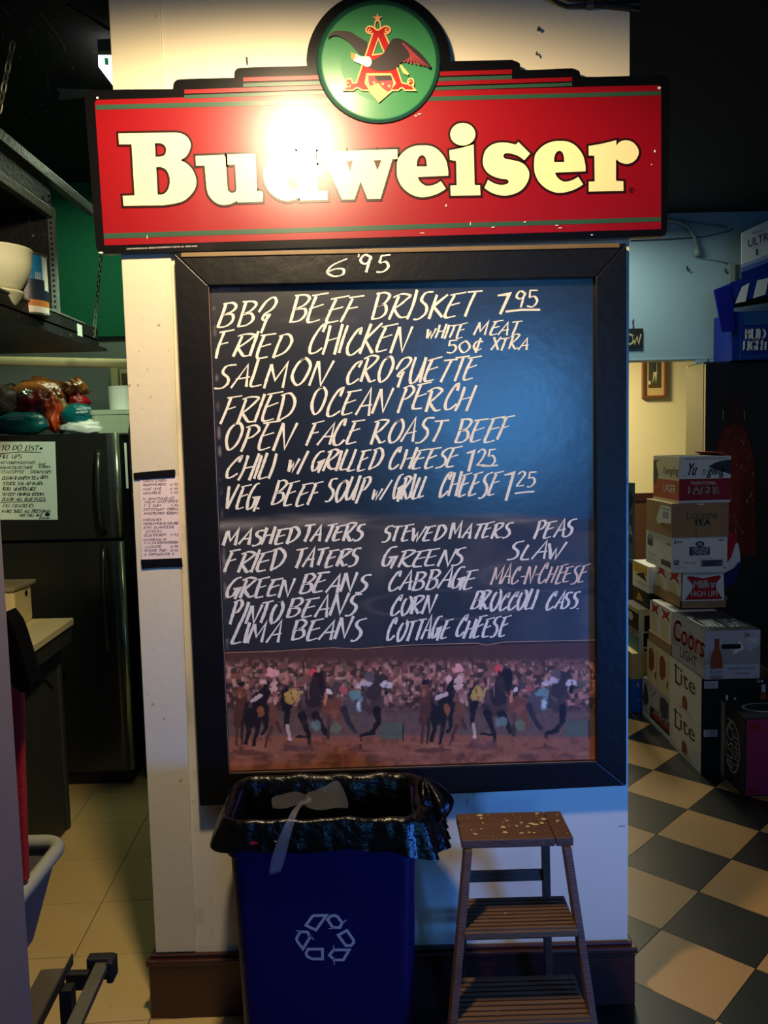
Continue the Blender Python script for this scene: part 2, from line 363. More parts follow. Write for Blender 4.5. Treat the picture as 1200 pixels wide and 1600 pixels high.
# ceiling, far walls
struct('ceiling', MB().box(-3.2, -6.4, 3.12, 4.2, 7.2, 3.3, BLACKC))
struct('wall_left', MB().box(-2.9, -1.0, 0, -2.75, 2.6, 3.12, mat('kitchen_side_paint', (70, 78, 70), .7)))
struct('wall_kitchen', MB().box(-2.8, 2.45, 0, -.05, 2.6, 3.12, GREYW))
struct('wall_right', MB().box(3.3, -6.3, 0, 3.45, 7.0, 3.12, mat('hall_side_paint', (60, 66, 72), .7)))
struct('wall_back', MB().box(-3, -6.4, 0, 4, -6.25, 3.12, mat('back_room_paint', (58, 56, 60), .8)))
struct('wall_jamb', MB().box(-1.5, -1.06, 0, PY(14, 1000, -.9)[0], -.9, 3.12, JAMBM), bevel=.004)
# far hall wall with the opening
ox1 = PY(1088, 562, 3.3); ox0 = .4; oz = ox1[2]
hw = MB(); hw.box(.08, 3.3, oz, 3.3, 3.42, 3.12, BLUEW); hw.box(ox1[0], 3.3, 0, 3.3, 3.33, oz, BLUEW); hw.box(.08, 3.3, 0, ox0, 3.42, oz, BLUEW)
struct('wall_hall', hw, bevel=.004)
struct('trim_2', MB().box(ox1[0]-.012, 3.285, 0, ox1[0]+.07, 3.305, oz+.0, BLUEW).box(ox0, 3.285, oz-.0, ox1[0]+.07, 3.305, oz+.012, BLUEW), bevel=.003)
struct('wall_far', MB().box(.08, 6.2, 0, 3.3, 6.35, 3.12, YELW))
zc = PY(995, 775, 6.19)[2]
struct('trim_3', MB().box(.08, 6.16, zc-.05, 3.3, 6.2, zc+.03, DKWOOD).box(.08, 6.175, 0, 3.3, 6.2, zc-.05, mat('brown_wainscot', (84, 52, 30), .55, var=.3, stretch=(8, 1, 1))), bevel=.004)
# floors with their tiles
fl = struct('floor', MB().box(.0, -6.3, -.06, 3.35, 6.3, -.004, SLAB))
TD = mat('black_tile', (26, 27, 24), .33, var=.35, scale=5, bump=.04, bscale=8, spec=.45)
TLt = mat('tan_tile', (178, 138, 84), .36, var=.12, scale=5, bump=.04, bscale=8, spec=.45)
T = .3048; th = .7964; e1 = np.array([math.cos(th), math.sin(th), 0]); e2 = np.array([math.sin(th), -math.cos(th), 0]); O0 = np.array([.9129, .3367, 0])
g = .0012
def tile_mesh(nm, a, b, Tt, m, g=g):
    mb = MB(); pts = [a*g+b*g, a*(Tt-g)+b*g, a*(Tt-g)+b*(Tt-g), a*g+b*(Tt-g)]
    if np.cross(a, b)[2] < 0: pts = pts[::-1]
    mb.prism([p-np.array([0, 0, .004]) for p in pts], (0, 0, .004), m); me = bpy.data.meshes.new(nm)
    me.from_pydata(mb.v, [], mb.f); me.materials.append(m); return me
mD = tile_mesh('tile', e1, e2, T, TD); mL = tile_mesh('tile', e1, e2, T, TLt); rnd = random.Random(4)
for i in range(-8, 16):
    for j in range(-16, 8):
        p = O0+e1*T*i+e2*T*j; c = p+(e1+e2)*T/2
        if c[0] < .42 or c[0] > 2.75 or c[1] < -.9 or c[1] > 5.2: continue
        o = bpy.data.objects.new('tile', mD if (i+j) % 2 == 0 else mL); COL.objects.link(o); o.parent = fl
        o.location = (p[0], p[1], rnd.uniform(-.0003, .0003))
fk = struct('floor', MB().box(-2.9, -6.3, -.06, -.0, 6.3, -.004, SLAB))
TK = mat('pale_kitchen_tile', (208, 180, 120), .38, var=.12, scale=4, bump=.05, bscale=9, spots=-.35)
ang = math.atan2(-(1.069-1.022), 1.073); k1 = np.array([-math.sin(ang)*-1*0+math.sin(ang), math.cos(ang), 0]); k1 /= np.linalg.norm(k1); k2 = np.array([k1[1], -k1[0], 0])
K0 = np.array([-1.022, .279, 0]); TT = .318; mK = tile_mesh('tile', k1, k2, TT, TK, .0014)
for i in range(-5, 8):
    for j in range(-6, 2):
        p = K0+k1*TT*i+k2*TT*j; c = p+(k1+k2)*TT/2
        if c[0] > -.45 or c[1] < -.45 or c[1] > 2.4: continue
        o = bpy.data.objects.new('tile', mK); COL.objects.link(o); o.parent = fk; o.location = (p[0], p[1], rnd.uniform(-.0004, .0004))
# green fabric covering on the kitchen wall
GRN = mat('green_weave', (18, 116, 78), .9, var=.25, scale=160, bump=.5, bscale=200)
a = PY(90, 309, 2.42); b = PY(190, 525, 2.42)
struct('trim_4', MB().box(-2.75, 2.425, b[2], -.4, 2.45, 3.119, GRN))

# ------------------------------------------------------------------ beer sign
YS = -.024
S = lambda x, y, l=0: PY(x, y, YS-l)
SG = dict(spec=.5)
SBL = mat('sign_black', (9, 9, 12), .22, var=.1, coat=.35); SRED = mat('sign_red', (134, 4, 18), .32, var=.05, scale=3, bump=.02, bscale=6, coat=.35, spec=.5)
SGR = mat('sign_dark_green', (44, 78, 62), .3, var=.1); SCR = mat('sign_cream', (252, 236, 178), .25, var=.02, coat=.5)
SDK = mat('sign_maroon_black', (36, 8, 10), .3, var=.1); SDISC = mat('sign_green', (54, 122, 78), .3, var=.08, scale=2, coat=.4)
SRIM = mat('sign_rim_green', (22, 66, 54), .35); SLINE = mat('sign_salmon', (240, 150, 110), .3); SRD2 = mat('emblem_red', (168, 20, 22), .3)
SCRM2 = mat('emblem_cream', (228, 176, 112), .3); SWHT = mat('eagle_white', (248, 240, 210), .3); SBRN = mat('eagle_brown', (26, 13, 17), .4, var=.3, scale=40)
SBEAK = mat('beak_orange', (230, 130, 60), .3); SRDF = mat('feather_red', (140, 40, 46), .4); STEXT = mat('fine_print', (200, 200, 200), .5)
o0 = S(590, 396); sg = thing('beer_sign', (o0[0], YS, o0[2]), 'large red metal beer sign with green eagle disc above the chalk menu', 'sign')
cx, cy, R = 591.5, 97, 112.8
outl = [(132.5, 160), (133, 148, 1), (141, 141, 1), (270, 139), (272, 129, 1), (280, 124, 1), (366, 121.5), (367, 111, 1), (375, 106, 1), (479.5, 103)]
a0 = math.atan2(103-cy, 479.5-cx); 
for k in range(1, 40):
    t = math.pi-.05+ (math.pi+.04)*k/40; outl.append((cx+R*math.cos(t), cy+(R-1)*math.sin(t)))
outl += [(703.5, 95.5), (800, 93.5), (812, 99, 1), (815, 109, 1), (894, 106.5), (905, 111, 1), (909, 120, 1), (1036, 117), (1045, 125, 1), (1046, 140), (1044, 292), (1042, 358, 1), (1035, 369, 1), (600, 383), (164, 397), (154, 393, 1), (150, 384, 1)]
pts = sm(outl, 4)
mb = MB(); mb.poly([[S(*p) for p in pts]], SBL)
mb.prism([S(*p) for p in pts], (0, .021, 0), SBL, caps=False); mb.poly([[S(*p)+np.array([0, .021, 0]) for p in pts][::-1]], SBL)
mb.build('backing_plate', sg)
def flat(name, loops, m, l, parent=sg, extra=None, side=0):
    mb = MB(); mb.poly([[S(p[0], p[1], l) for p in lp] for lp in loops], m)
    if side:
        for lp in loops: mb.prism([S(p[0], p[1], l) for p in lp], (0, side, 0), m, caps=False)
    if extra: extra(mb)
    return mb.build(name, parent)
rp = flat('red_panel', [sm([(148, 160), (152, 156, 1), (1028, 133, 1), (1033, 137), (1033, 358), (163, 383.5)])], SRED, .0012, side=.0012)
flat('stripe', [[(150, 164), (1032.5, 142), (1032.5, 148.5), (150, 171.5)]], SGR, .0018)
flat('stripe', [[(162, 365), (1033, 339), (1033, 346), (162.5, 373)]], SGR, .0018)
flat('stripe', [[(288, 140), (894, 120.5), (894, 127), (288, 146.5)]], SRED, .0018); flat('stripe', [[(288, 148.5), (894, 129), (894, 134.5), (288, 154)]], SGR, .0018)
flat('stripe', [[(380, 121), (800, 108.5), (800, 115.5), (380, 127.5)]], SRED, .0018); flat('stripe', [[(380, 130), (800, 117.5), (800, 123.5), (380, 136)]], SGR, .0018)
# emblem disc, slightly domed
dm = MB(); rings = [(97.5, 0, SRIM), (95, .006, SRIM), (90, .009, SRIM), (88, .010, SDISC), (60, .013, SDISC), (25, .0145, SDISC), (1, .015, SDISC)]
dcx, dcy = 591.8, 97
for q in range(len(rings)-1):
    r0, h0, _ = rings[q]; r1, h1, m = rings[q+1]
    vs = [S(dcx+r*math.cos(t*math.pi/32), dcy+r*math.sin(t*math.pi/32), .0015+h) for r, h in ((r0, h0), (r1, h1)) for t in range(64)]
    dm.add(vs, [(k, (k+1) % 64, 64+(k+1) % 64, 64+k) for k in range(64)], m)
disc = dm.build('eagle_disc', sg, smooth=True)
E5 = lambda pts: [(470+p[0]/5, p[1]/5)+tuple(p[2:]) for p in pts]
E12 = lambda pts: [(510+p[0]/12, p[1]/12)+tuple(p[2:]) for p in pts]
LB = .0185
wing = sm(E12([(30, 690), (80, 620, 1), (150, 580, 1), (270, 575, 1), (450, 600, 1), (600, 690, 1), (760, 780), (760, 900), (720, 1050), (620, 1010), (560, 950, 1), (460, 830, 1), (350, 740, 1), (220, 670, 1), (110, 670, 1), (30, 720)]))
flat('eagle_wing', [wing], SBRN, LB, parent=disc)
Aout = sm(E5([(510, 240, 1), (520, 212, 1), (545, 204, 1), (565, 212), (600, 235, 1), (640, 212), (665, 204, 1), (690, 215, 1), (698, 240, 1), (678, 262, 1), (655, 262), (690, 340), (790, 645), (830, 655, 1), (840, 622, 1), (870, 615, 1), (882, 645, 1), (875, 680), (895, 705), (815, 705), (790, 685, 1), (760, 705), (715, 705), (610, 795), (530, 705), (480, 705), (440, 685, 1), (410, 705), (330, 705), (355, 680), (350, 645, 1), (362, 620, 1), (392, 618, 1), (405, 650), (435, 645), (562, 262), (535, 262, 1)]))
Ain = E5([(605, 300), (655, 415), (560, 430)])
flat('letter_a', [Aout, Ain], SRD2, LB+.0004, parent=disc)
mb = MB()
mb.ribbon([S(p[0], p[1], LB+.0007) for p in Aout], 2.0*.00177, (0, -1, 0), SCRM2, closed=True)
mb.ribbon([S(p[0], p[1], LB+.0007) for p in Ain], 1.8*.00177, (0, -1, 0), SCRM2, closed=True)
sh = E5([(512, 572), (705, 572), (745, 650), (700, 710), (612, 785), (535, 705), (497, 650)])
mb.poly([[S(p[0], p[1], LB+.0008) for p in sh]], SCRM2)
mb.poly([[S(p[0], p[1], LB+.0010) for p in sm(E5([(525, 590), (700, 590), (722, 650, 1), (690, 715, 1), (640, 690, 1), (600, 650, 1), (540, 670, 1)]))]], SRDF)
mb.poly([[S(p[0], p[1], LB+.0012) for p in E5([(570, 590), (705, 588), (715, 625), (600, 632)])]], SBRN)
for ex, ey in ((572, 645), (640, 655), (600, 685), (690, 672)):
    st = [(470+(ex+(16 if i % 2 == 0 else 6)*math.sin(i*math.pi/5))/5, (ey-(16 if i % 2 == 0 else 6)*math.cos(i*math.pi/5))/5) for i in range(10)]
    mb.poly([[S(p[0], p[1], LB+.0014) for p in st]], SCRM2)
st = [(470+(599+(42 if i % 2 == 0 else 15)*math.sin(i*math.pi/5))/5, (142-(42 if i % 2 == 0 else 15)*math.cos(i*math.pi/5))/5) for i in range(10)]
mb.poly([[S(p[0], p[1], LB+.0009) for p in st]], SLINE)
dr = [(470+(600+30*math.sin(t*math.pi/8)*(.5+.5*(t/8 if t < 8 else (16-t)/8)))/5, (195-38*math.cos(t*math.pi/8))/5) for t in range(16)]
mb.ribbon([S(p[0], p[1], LB+.0011) for p in dr], 1.8*.00177, (0, -1, 0), SCRM2, closed=True)
for ex, ey, r in ((372, 662, 17), (857, 652, 17), (540, 238, 12), (672, 238, 12)):
    mb.ribbon([S(470+(ex+r*math.cos(t*.4))/5, (ey+r*math.sin(t*.4))/5, LB+.0009) for t in range(14)], 1.5*.00177, (0, -1, 0), SCRM2)
mb.build('emblem_outline', disc)
body = sm(E5([(535, 470), (570, 465, 1), (610, 445, 1), (650, 410), (690, 340, 1), (715, 308, 1), (745, 298, 1), (790, 308, 1), (850, 345, 1), (930, 410, 1), (980, 465, 1), (1018, 522), (1005, 535), (950, 500), (940, 510), (900, 475), (890, 492), (850, 470), (840, 490), (805, 475), (770, 500, 1), (745, 530, 1), (690, 548, 1), (600, 552, 1), (530, 528)]))
flat('eagle_body', [body], SBRN, LB+.0018, parent=disc)
mb = MB()
for i in range(7):
    p = [(790+i*14, 340+i*16), (800+i*14, 332+i*17), (1000-i*32, 522-i*6), (985-i*32, 520-i*6)]
    mb.poly([[S(q[0], q[1], LB+.0021+i*.00005) for q in E5(p)]], SRDF)
mb.poly([[S(q[0], q[1], LB+.0020) for q in E5([(768, 505), (785, 505), (845, 575), (838, 590), (800, 572)])]], SCRM2)
mb.build('feathers', disc)
flat('eagle_head', [sm(E5([(400, 425), (430, 422, 1), (470, 442, 1), (530, 442, 1), (552, 470, 1), (548, 505, 1), (520, 522, 1), (470, 500, 1), (420, 480, 1), (405, 462)]))], SWHT, LB+.0024, parent=disc)
mb = MB(); mb.poly([[S(q[0], q[1], LB+.0027) for q in sm(E5([(390, 412), (412, 416, 1), (428, 436, 1), (412, 468, 1), (395, 450, 1)]))]], SBEAK)
mb.poly([[S(q[0], q[1], LB+.0028) for q in E5([(430, 438), (446, 444), (440, 452)])]], SBRN); mb.build('beak', disc)
# lettering
def Z(ox, oy, pts): return [(ox+p[0]/8, oy+p[1]/8)+tuple(p[2:]) for p in pts]
e_o = [(160, 600, 1), (170, 480, 1), (215, 410, 1), (290, 345, 1), (390, 305, 1), (490, 297, 1), (580, 305, 1), (660, 342, 1), (725, 405, 1), (775, 490, 1), (800, 600, 1), (803, 675), (420, 692), (445, 745, 1), (500, 792, 1), (560, 805, 1), (640, 785, 1), (712, 745), (772, 838), (730, 868, 1), (640, 912, 1), (520, 942, 1), (420, 938, 1), (310, 890, 1), (220, 805, 1), (170, 700, 1)]
e_h = [(410, 560), (412, 500, 1), (435, 442, 1), (475, 418, 1), (515, 442, 1), (533, 500, 1), (536, 560)]
LET = [
 ([Z(180, 190, [(40, 150), (400, 143), (700, 137), (760, 138, 1), (840, 155, 1), (905, 200, 1), (940, 270, 1), (935, 340, 1), (890, 430, 1), (815, 482), (900, 530, 1), (970, 610, 1), (1010, 720, 1), (1000, 830, 1), (930, 930, 1), (830, 1000, 1), (640, 1040, 1), (500, 1046), (105, 1052), (95, 928), (243, 924), (205, 283), (50, 283)]),
   Z(180, 190, [(492, 270), (560, 268, 1), (618, 298, 1), (638, 355, 1), (620, 415, 1), (570, 438, 1), (503, 440)]), Z(180, 190, [(510, 568), (580, 570, 1), (645, 612, 1), (682, 710, 1), (672, 820, 1), (625, 895, 1), (575, 912, 1), (530, 912)])]),
 ([Z(290, 190, [(125, 430), (480, 415), (497, 440), (520, 800), (530, 860, 1), (580, 893, 1), (630, 870, 1), (636, 820), (620, 537), (525, 540), (520, 412), (870, 400), (893, 868), (930, 870, 1), (965, 890, 1), (962, 1000), (650, 1010), (640, 990), (560, 1030, 1), (450, 1040, 1), (360, 1000, 1), (290, 920, 1), (262, 830), (238, 547), (130, 550)])]),
 ([Z(400, 190, [(380, 140), (735, 128), (772, 862), (893, 866), (895, 980), (552, 988), (545, 950), (480, 978, 1), (395, 995, 1), (290, 970, 1), (200, 910, 1), (130, 820, 1), (95, 700, 1), (100, 580, 1), (150, 470, 1), (240, 390, 1), (350, 345, 1), (450, 352, 1), (517, 385), (510, 268), (393, 265)]),
   Z(400, 190, [(500, 505), (450, 503, 1), (400, 540, 1), (378, 630, 1), (385, 740, 1), (430, 830, 1), (500, 840, 1), (535, 800), (525, 530)])]),
 ([Z(500, 190, [(-40, 376), (335, 366), (340, 372), (345, 366), (705, 354), (712, 360), (718, 354), (968, 346), (970, 466), (905, 470), (755, 965), (595, 968), (508, 745), (430, 970), (275, 975), (78, 512), (-35, 514)]), Z(500, 190, [(322, 490), (412, 488), (380, 622)]), Z(500, 190, [(668, 482), (770, 480), (718, 610)])]),
 ([Z(600, 190, e_o), Z(600, 190, e_h)]),
 ([Z(690, 180, [(98, 440), (250, 408, 1), (400, 365), (412, 872), (480, 876), (485, 1000), (115, 1005), (110, 880), (190, 875), (182, 572), (105, 557)])]),
 ([[(690+(265+157*math.cos(t*.2618))/8, 180+(238-141*math.sin(t*.2618))/8) for t in range(24)]]),
 ([Z(740, 180, [(528, 368), (560, 335), (706, 480), (635, 562), (560, 510, 1), (470, 480, 1), (400, 476, 1), (372, 505, 1), (390, 540, 1), (470, 558, 1), (570, 582, 1), (640, 622, 1), (690, 700, 1), (690, 790, 1), (640, 890, 1), (560, 960, 1), (440, 1000, 1), (330, 1000, 1), (220, 965, 1), (135, 908), (180, 808), (250, 848, 1), (330, 872, 1), (410, 862, 1), (440, 832, 1), (415, 802, 1), (330, 790, 1), (230, 755, 1), (160, 700, 1), (120, 620, 1), (120, 530, 1), (150, 440, 1), (220, 375, 1), (310, 345, 1), (420, 345, 1)])]),
 ([Z(814.6, 183.2, e_o), Z(814.6, 183.2, e_h)]),
 ([Z(860, 180, [(478, 385), (650, 355, 1), (825, 312), (822, 380), (870, 332, 1), (950, 313, 1), (1040, 345, 1), (1100, 430, 1), (1095, 510, 1), (1040, 580, 1), (960, 608, 1), (880, 592, 1), (820, 548), (820, 820), (912, 825), (915, 945), (480, 955), (480, 830), (555, 828), (550, 508), (480, 505)])]),
]
for lp in LET:
    L2 = [sm(l) for l in lp]
    mb = MB()
    for l in L2: mb.ribbon([S(p[0], p[1], .0026) for p in l], 6.6*.00177, (0, -1, 0), SDK, closed=True)
    lo = flat('letter', L2, SCR, .0036, side=.001)
    mb.build('letter_outline', lo, label='maroon black outline')
mb = MB(); mb.ribbon([S(986.5+4*math.cos(t*.4), 297+4*math.sin(t*.4), .0026) for t in range(16)], .0012, (0, -1, 0), SDK, closed=True)
handwrite(mb, 'R', 984.5, 989, 299.5, 5, lambda x, y: S(x, y, .0026), SDK, .8); mb.build('registered_mark', sg)
pr = S(198, 391, .002); pU = S(308, 386.5, .002)-pr
printed('fine_print', sg, pr-np.array([0, 0, .0]), pU, (0, 0, .0055), [('t', '(C)1989 ANHEUSER-BUSCH, INC.  BREWERS OF BUDWEISER BEER  ST. LOUIS, MO., U.S.A.  ITEM NO. 946-408', 0, 0, 1, 1, STEXT)])
sc_m = mat('chipped_white', (230, 225, 215), .5)
mb = MB(); rnd = random.Random(3)
for (x, y, w_, h_) in ((152, 153, 5, 5), (1030, 137, 6, 5), (655, 178, 6, 2), (650, 181, 5, 2), (770, 355, 6, 1.5), (735, 350, 1, 7), (820, 347, 5, 2), (870, 352, 6, 1.5), (875, 356, 7, 1.5), (230, 370, 1, 7), (1023, 236, 3, 6), (1018, 257, 2, 2), (660, 364, 9, 1), (697, 321, 2, 4), (158, 395, 8, 3), (925, 367, 5, 2)):
    mb.poly([[S(x+w_*.5*math.cos(t)*rnd.uniform(.6, 1.2), y+h_*.5*math.sin(t)*rnd.uniform(.6, 1.2), .0040) for t in np.arange(0, 6.28, .9)]], sc_m)
mb.build('paint_chips', sg, label='small white paint chips')

# ------------------------------------------------------------------ chalk menu board
Ymf, Ymb = -.034, -.012
B0 = PY(640, 1250, Ymf)
mbd = thing('menu_board', (B0[0], 0, B0[2]), 'black framed chalkboard menu with a horse race picture along its bottom', 'menu board')
FB = mat('board_frame_black', (17, 17, 19), .36, spec=.3, var=.3, scale=8, bump=.12, bscale=30, stretch=(1, 1, 1), coat=.05)
FBT = mat('frame_edge_brown', (112, 90, 60), .5, var=.4, scale=14)
O4 = [(272, 395), (979, 380), (979, 1228), (312, 1260)]; I4 = [(325, 446), (931, 433), (932.5, 1191), (357.5, 1209)]
Of = [PY(*p, Ymf) for p in O4]; If = [PY(*p, Ymf) for p in I4]
for k in range(4):
    j = (k+1) % 4; a, b, c, d = Of[k].copy(), Of[j].copy(), If[j].copy(), If[k].copy()
    sh = np.array([0, .034, 0]); mb = MB(); e = .0006
    mid = (a+b+c+d)/4; q = [mid+(p-mid)*(1-e/np.linalg.norm(p-mid)) for p in (a, b, c, d)]
    mb.hexa([p+sh for p in q][::-1], q[::-1], FB); mb.build('frame_rail', mbd, bevel=.0025)
# worn moulding strip along the top edge
a, b = PY(283, 397, Ymf), PY(968, 382, Ymf); mb = MB(); mb.box(a[0], Ymf-.004, 0, b[0], Ymf+.002, .012, FBT); 
for i, v in enumerate(mb.v): mb.v[i] = (v[0], v[1], v[2]+a[2]-.009+(b[2]-a[2])*(v[0]-a[0])/(b[0]-a[0]))
mb.build('frame_moulding', mbd, bevel=.002, label='worn brown moulding strip along the top of the frame')
# inner lip
mb = MB(); LIP = mat('worn_lip_wood', (186, 134, 100), .5, var=.4, scale=30)
for k, wd in ((2, .006), (3, .003)):
    j = (k+1) % 4; p = PY(*I4[k], Ymf+.006); q = PY(*I4[j], Ymf+.006)
    mb.ribbon([p, q], wd*1.3, (0, -1, 0), LIP); mb.prism([p+np.array([0, 0, 0]), q, q+np.array([0, .02, 0]), p+np.array([0, .02, 0])], (0.0005, 0, .0005), LIP)
mb.build('inner_lip', mbd)
x0, x1 = PY(318, 800, Ymb)[0]-.03, PY(938, 800, Ymb)[0]+.03; zt = PY(600, 425, Ymb)[2]; zb = PY(600, 1215, Ymb)[2]; zm = PY(640, 1010, Ymb)[2]
# pixel maps of the board plane, used to put the smears where they are
_c = PY(640, 800, Ymb); _dx = PY(641, 800, Ymb)-_c; _dy = PY(640, 801, Ymb)-_c
def pxy(X, Z):
    d = np.stack([X-CAM[0], np.full_like(X, Ymb-CAM[1]), Z-CAM[2]], -1); z = d@FW
    return 600+FPX*(d@RT)/z, 800-FPX*(d@UP)/z
def slate(X, Z):
    x, y = pxy(X, Z); up = 1/(1+np.exp((y-808-2*fbm(X, Z, 4))/3))
    c = np.array(lin((13, 19, 31)))*up[..., None]+np.array(lin((16, 15, 17)))*(1-up)[..., None]
    dust = .010*fbm(X, Z, 5, 2)
    st = fbm(X*.35, Z*2.2, 16, 7)
    band = np.exp(-((y-(818-8*np.sin((x-330)/180)+2))/9)**2)*(x < 880); dust = dust+.30*band*st**3*3.6
    e = ((x-690)/115)**2+((y-945)/22)**2; dust = dust+.12*np.exp(-((e-1.05)/.16)**2)*st
    e = ((x-845)/92)**2+((y-900)/24)**2; dust = dust+.11*np.exp(-((e-1)/.2)**2)*st
    dust = dust+.10*np.exp(-((x-600)/22)**2-((y-870)/35)**2)*st+.06*(y > 830)*(x > 720)*fbm(X, Z, 7, 11)**3*2+.10*np.exp(-((x-920)/16)**2)*(y > 930)*st
    dust = dust+.03*(y > 835)*(x < 600)*fbm(X*.5, Z*2, 9, 21)**2 + .10*np.exp(-((x-500)/60)**2-((y-500)/5)**2)*st*(x<560)
    dust = dust+.3*np.exp(-((x-(333+(y-450)*.04))/2.2)**2)*np.clip(fbm(X, Z, 40, 3)*3-1.4, 0, 1)+.25*np.exp(-((y-452)/3)**2)*(x < 400)*(fbm(X, Z, 30, 5) > .55)
    dust = np.clip(dust, 0, .6)[..., None]; return c*(1-dust)+np.array([.62, .55, .5])*dust, (1-up)*.8+dust[..., 0]*2+.12*fbm(X, Z, 6, 44)
SLM = vcmat('slate_paint', .22, bump=.06, spec=1.0, arough=.38)
paint_grid('chalk_surface', mbd, x0, x1, zm, zt, 420, 420, Ymb, slate, SLM, label='dark blue and black chalk surface with eraser smears')
# horse race print
PH, PW = 230, 680
def race(X, Z):
    x, y = pxy(X, Z); W = {}
    c = np.zeros(X.shape+(3,))+np.array(lin((70, 50, 44)))
    n1 = fbm(X, Z, 28, 1); n2 = fbm(X, Z, 60, 2); n4 = fbm(X, Z, 12, 9); n5 = fbm(X, Z, 110, 12)
    def put(mask, rgb, a=1.0):
        m = np.clip(mask*(.7+.6*n2), 0, 1)[..., None]*a; c[:] = c*(1-m)+np.array(lin(rgb))*m
    XX = X+.006*(n1-.5); ZZ = Z+.006*(n2-.5)
    sft = lambda v, t, k=7: np.clip((v-t)*k, 0, 1)
    crowd = sft(y, 1026, .08)*sft(-y, -1112, .08)
    put(crowd*sft(vnoise(XX, ZZ, 75, 6), .40), (142, 96, 84), .8); put(crowd*sft(vnoise(XX, ZZ, 95, 3), .60), (190, 136, 122), .8); put(crowd*sft(vnoise(XX, ZZ, 85, 13), .68), (74, 62, 56), .9)
    put(crowd*sft(vnoise(XX, ZZ, 80, 23), .74), (204, 166, 152), .8); put(crowd*sft(vnoise(XX, ZZ, 70, 27), .8), (96, 108, 84), .6)
    put(np.clip((1048-y)/24, 0, 1), (84, 56, 50), .75)
    put(np.clip((y-1106)/10, 0, 1), (118, 94, 82), .9); put((y > 1104)*sft(n2, .5), (92, 72, 62), .5)
    put(np.exp(-((y-1105)/2.)**2), (64, 54, 50), .6)
    put(np.clip((y-1150+6*n4)/6, 0, 1), (158, 98, 70)); put((y > 1152)*sft(n2, .52), (116, 68, 48), .6); put((y > 1178)*sft(n1, .45), (100, 60, 44), .7); put((y > 1160)*sft(fbm(X, Z*3, 20, 4), .55), (186, 122, 88), .5)
    wx = (n1-.5)*9+(n5-.5)*5; wy = (n2-.5)*9+(n5-.5)*5
    for ox in (-289.5, 0):
        def P(u, v): return 640+u/3.75+ox, 1000+v/3.75-(ox*.012 if ox else 0)
        def ell(u, v, ru, rv, rgb, a=1, rot=0, k=2.2):
            px, py = P(u, v); dx = x+wx-px; dy = y+wy-py; cr, sr = math.cos(rot), math.sin(rot); A = dx*cr+dy*sr; B = -dx*sr+dy*cr
            put(np.clip((1.08-((A/(ru/3.75))**2+(B/(rv/3.75))**2))*k, 0, 1), rgb, a)
        def seg(u0, v0, u1, v1, wd, rgb, a=1, w2=None):
            ax, ay = P(u0, v0); bx, by = P(u1, v1); L2 = (bx-ax)**2+(by-ay)**2; t = np.clip(((x+wx*.5-ax)*(bx-ax)+(y+wy*.5-ay)*(by-ay))/L2, 0, 1)
            w2 = wd if w2 is None else w2
            d = np.hypot(x+wx*.5-ax-t*(bx-ax), y+wy*.5-ay-t*(by-ay)); put(np.clip(((wd+(w2-wd)*t)/3.75-d)*.8+.2, 0, 1), rgb, a)
        put(sft(x, P(910, 0)[0], .3)*sft(-x, -P(1050, 0)[0], .3)*(y > P(0, 470)[1])*(y < P(0, 568)[1])*1.0, (88, 106, 88), .8); put((np.abs(x-P(1048, 0)[0]) < 1)*(y > P(0, 470)[1])*(y < P(0, 580)[1])*1., (40, 40, 38))
        DK, BR, CH, GY, HL = (34, 24, 26), (88, 54, 42), (124, 74, 56), (66, 50, 50), (120, 92, 86)
        seg(100, 320, 90, 470, 36, BR); seg(80, 460, 72, 600, 13, BR, w2=8); seg(112, 460, 105, 600, 12, (60, 38, 32), w2=7); ell(92, 295, 28, 42, CH); ell(95, 248, 24, 16, DK); ell(88, 310, 9, 22, (170, 110, 80))
        ell(290, 440, 42, 90, (118, 78, 58)); seg(275, 500, 235, 610, 14, BR, w2=8); seg(310, 470, 330, 520, 12, BR)
        ell(190, 385, 78, 92, DK); ell(160, 440, 46, 60, DK); seg(185, 390, 275, 240, 40, DK, w2=26); seg(140, 440, 145, 530, 22, DK, w2=13); seg(145, 520, 128, 590, 12, DK); seg(195, 460, 190, 540, 20, DK, w2=12); seg(190, 540, 172, 605, 11, DK); seg(235, 420, 240, 500, 22, DK, w2=14); seg(240, 500, 222, 535, 12, DK); seg(160, 340, 215, 315, 12, (206, 186, 182)); seg(150, 320, 175, 300, 8, (120, 90, 90))
        ell(212, 405, 20, 34, (150, 92, 56), .9); ell(150, 360, 14, 24, HL, .4); ell(290, 258, 32, 46, (218, 180, 172)); ell(268, 256, 9, 10, DK); ell(318, 252, 8, 8, DK); ell(302, 302, 22, 17, (150, 98, 92)); ell(280, 172, 34, 26, (232, 168, 168)); ell(262, 205, 22, 12, (120, 70, 66)); ell(228, 226, 20, 20, (226, 186, 182)); ell(242, 252, 14, 18, DK); ell(305, 350, 13, 15, (210, 160, 150))
        ell(372, 345, 34, 84, DK); seg(372, 400, 366, 500, 22, DK, w2=12); seg(372, 490, 386, 565, 11, (206, 176, 160)); ell(386, 572, 15, 13, (220, 192, 172))
        ell(398, 315, 34, 50, (196, 162, 84), .95, .4); ell(392, 300, 10, 14, (110, 80, 40), .7); ell(402, 335, 8, 12, (110, 80, 40), .7); ell(445, 318, 13, 52, (212, 184, 124), .8, .4)
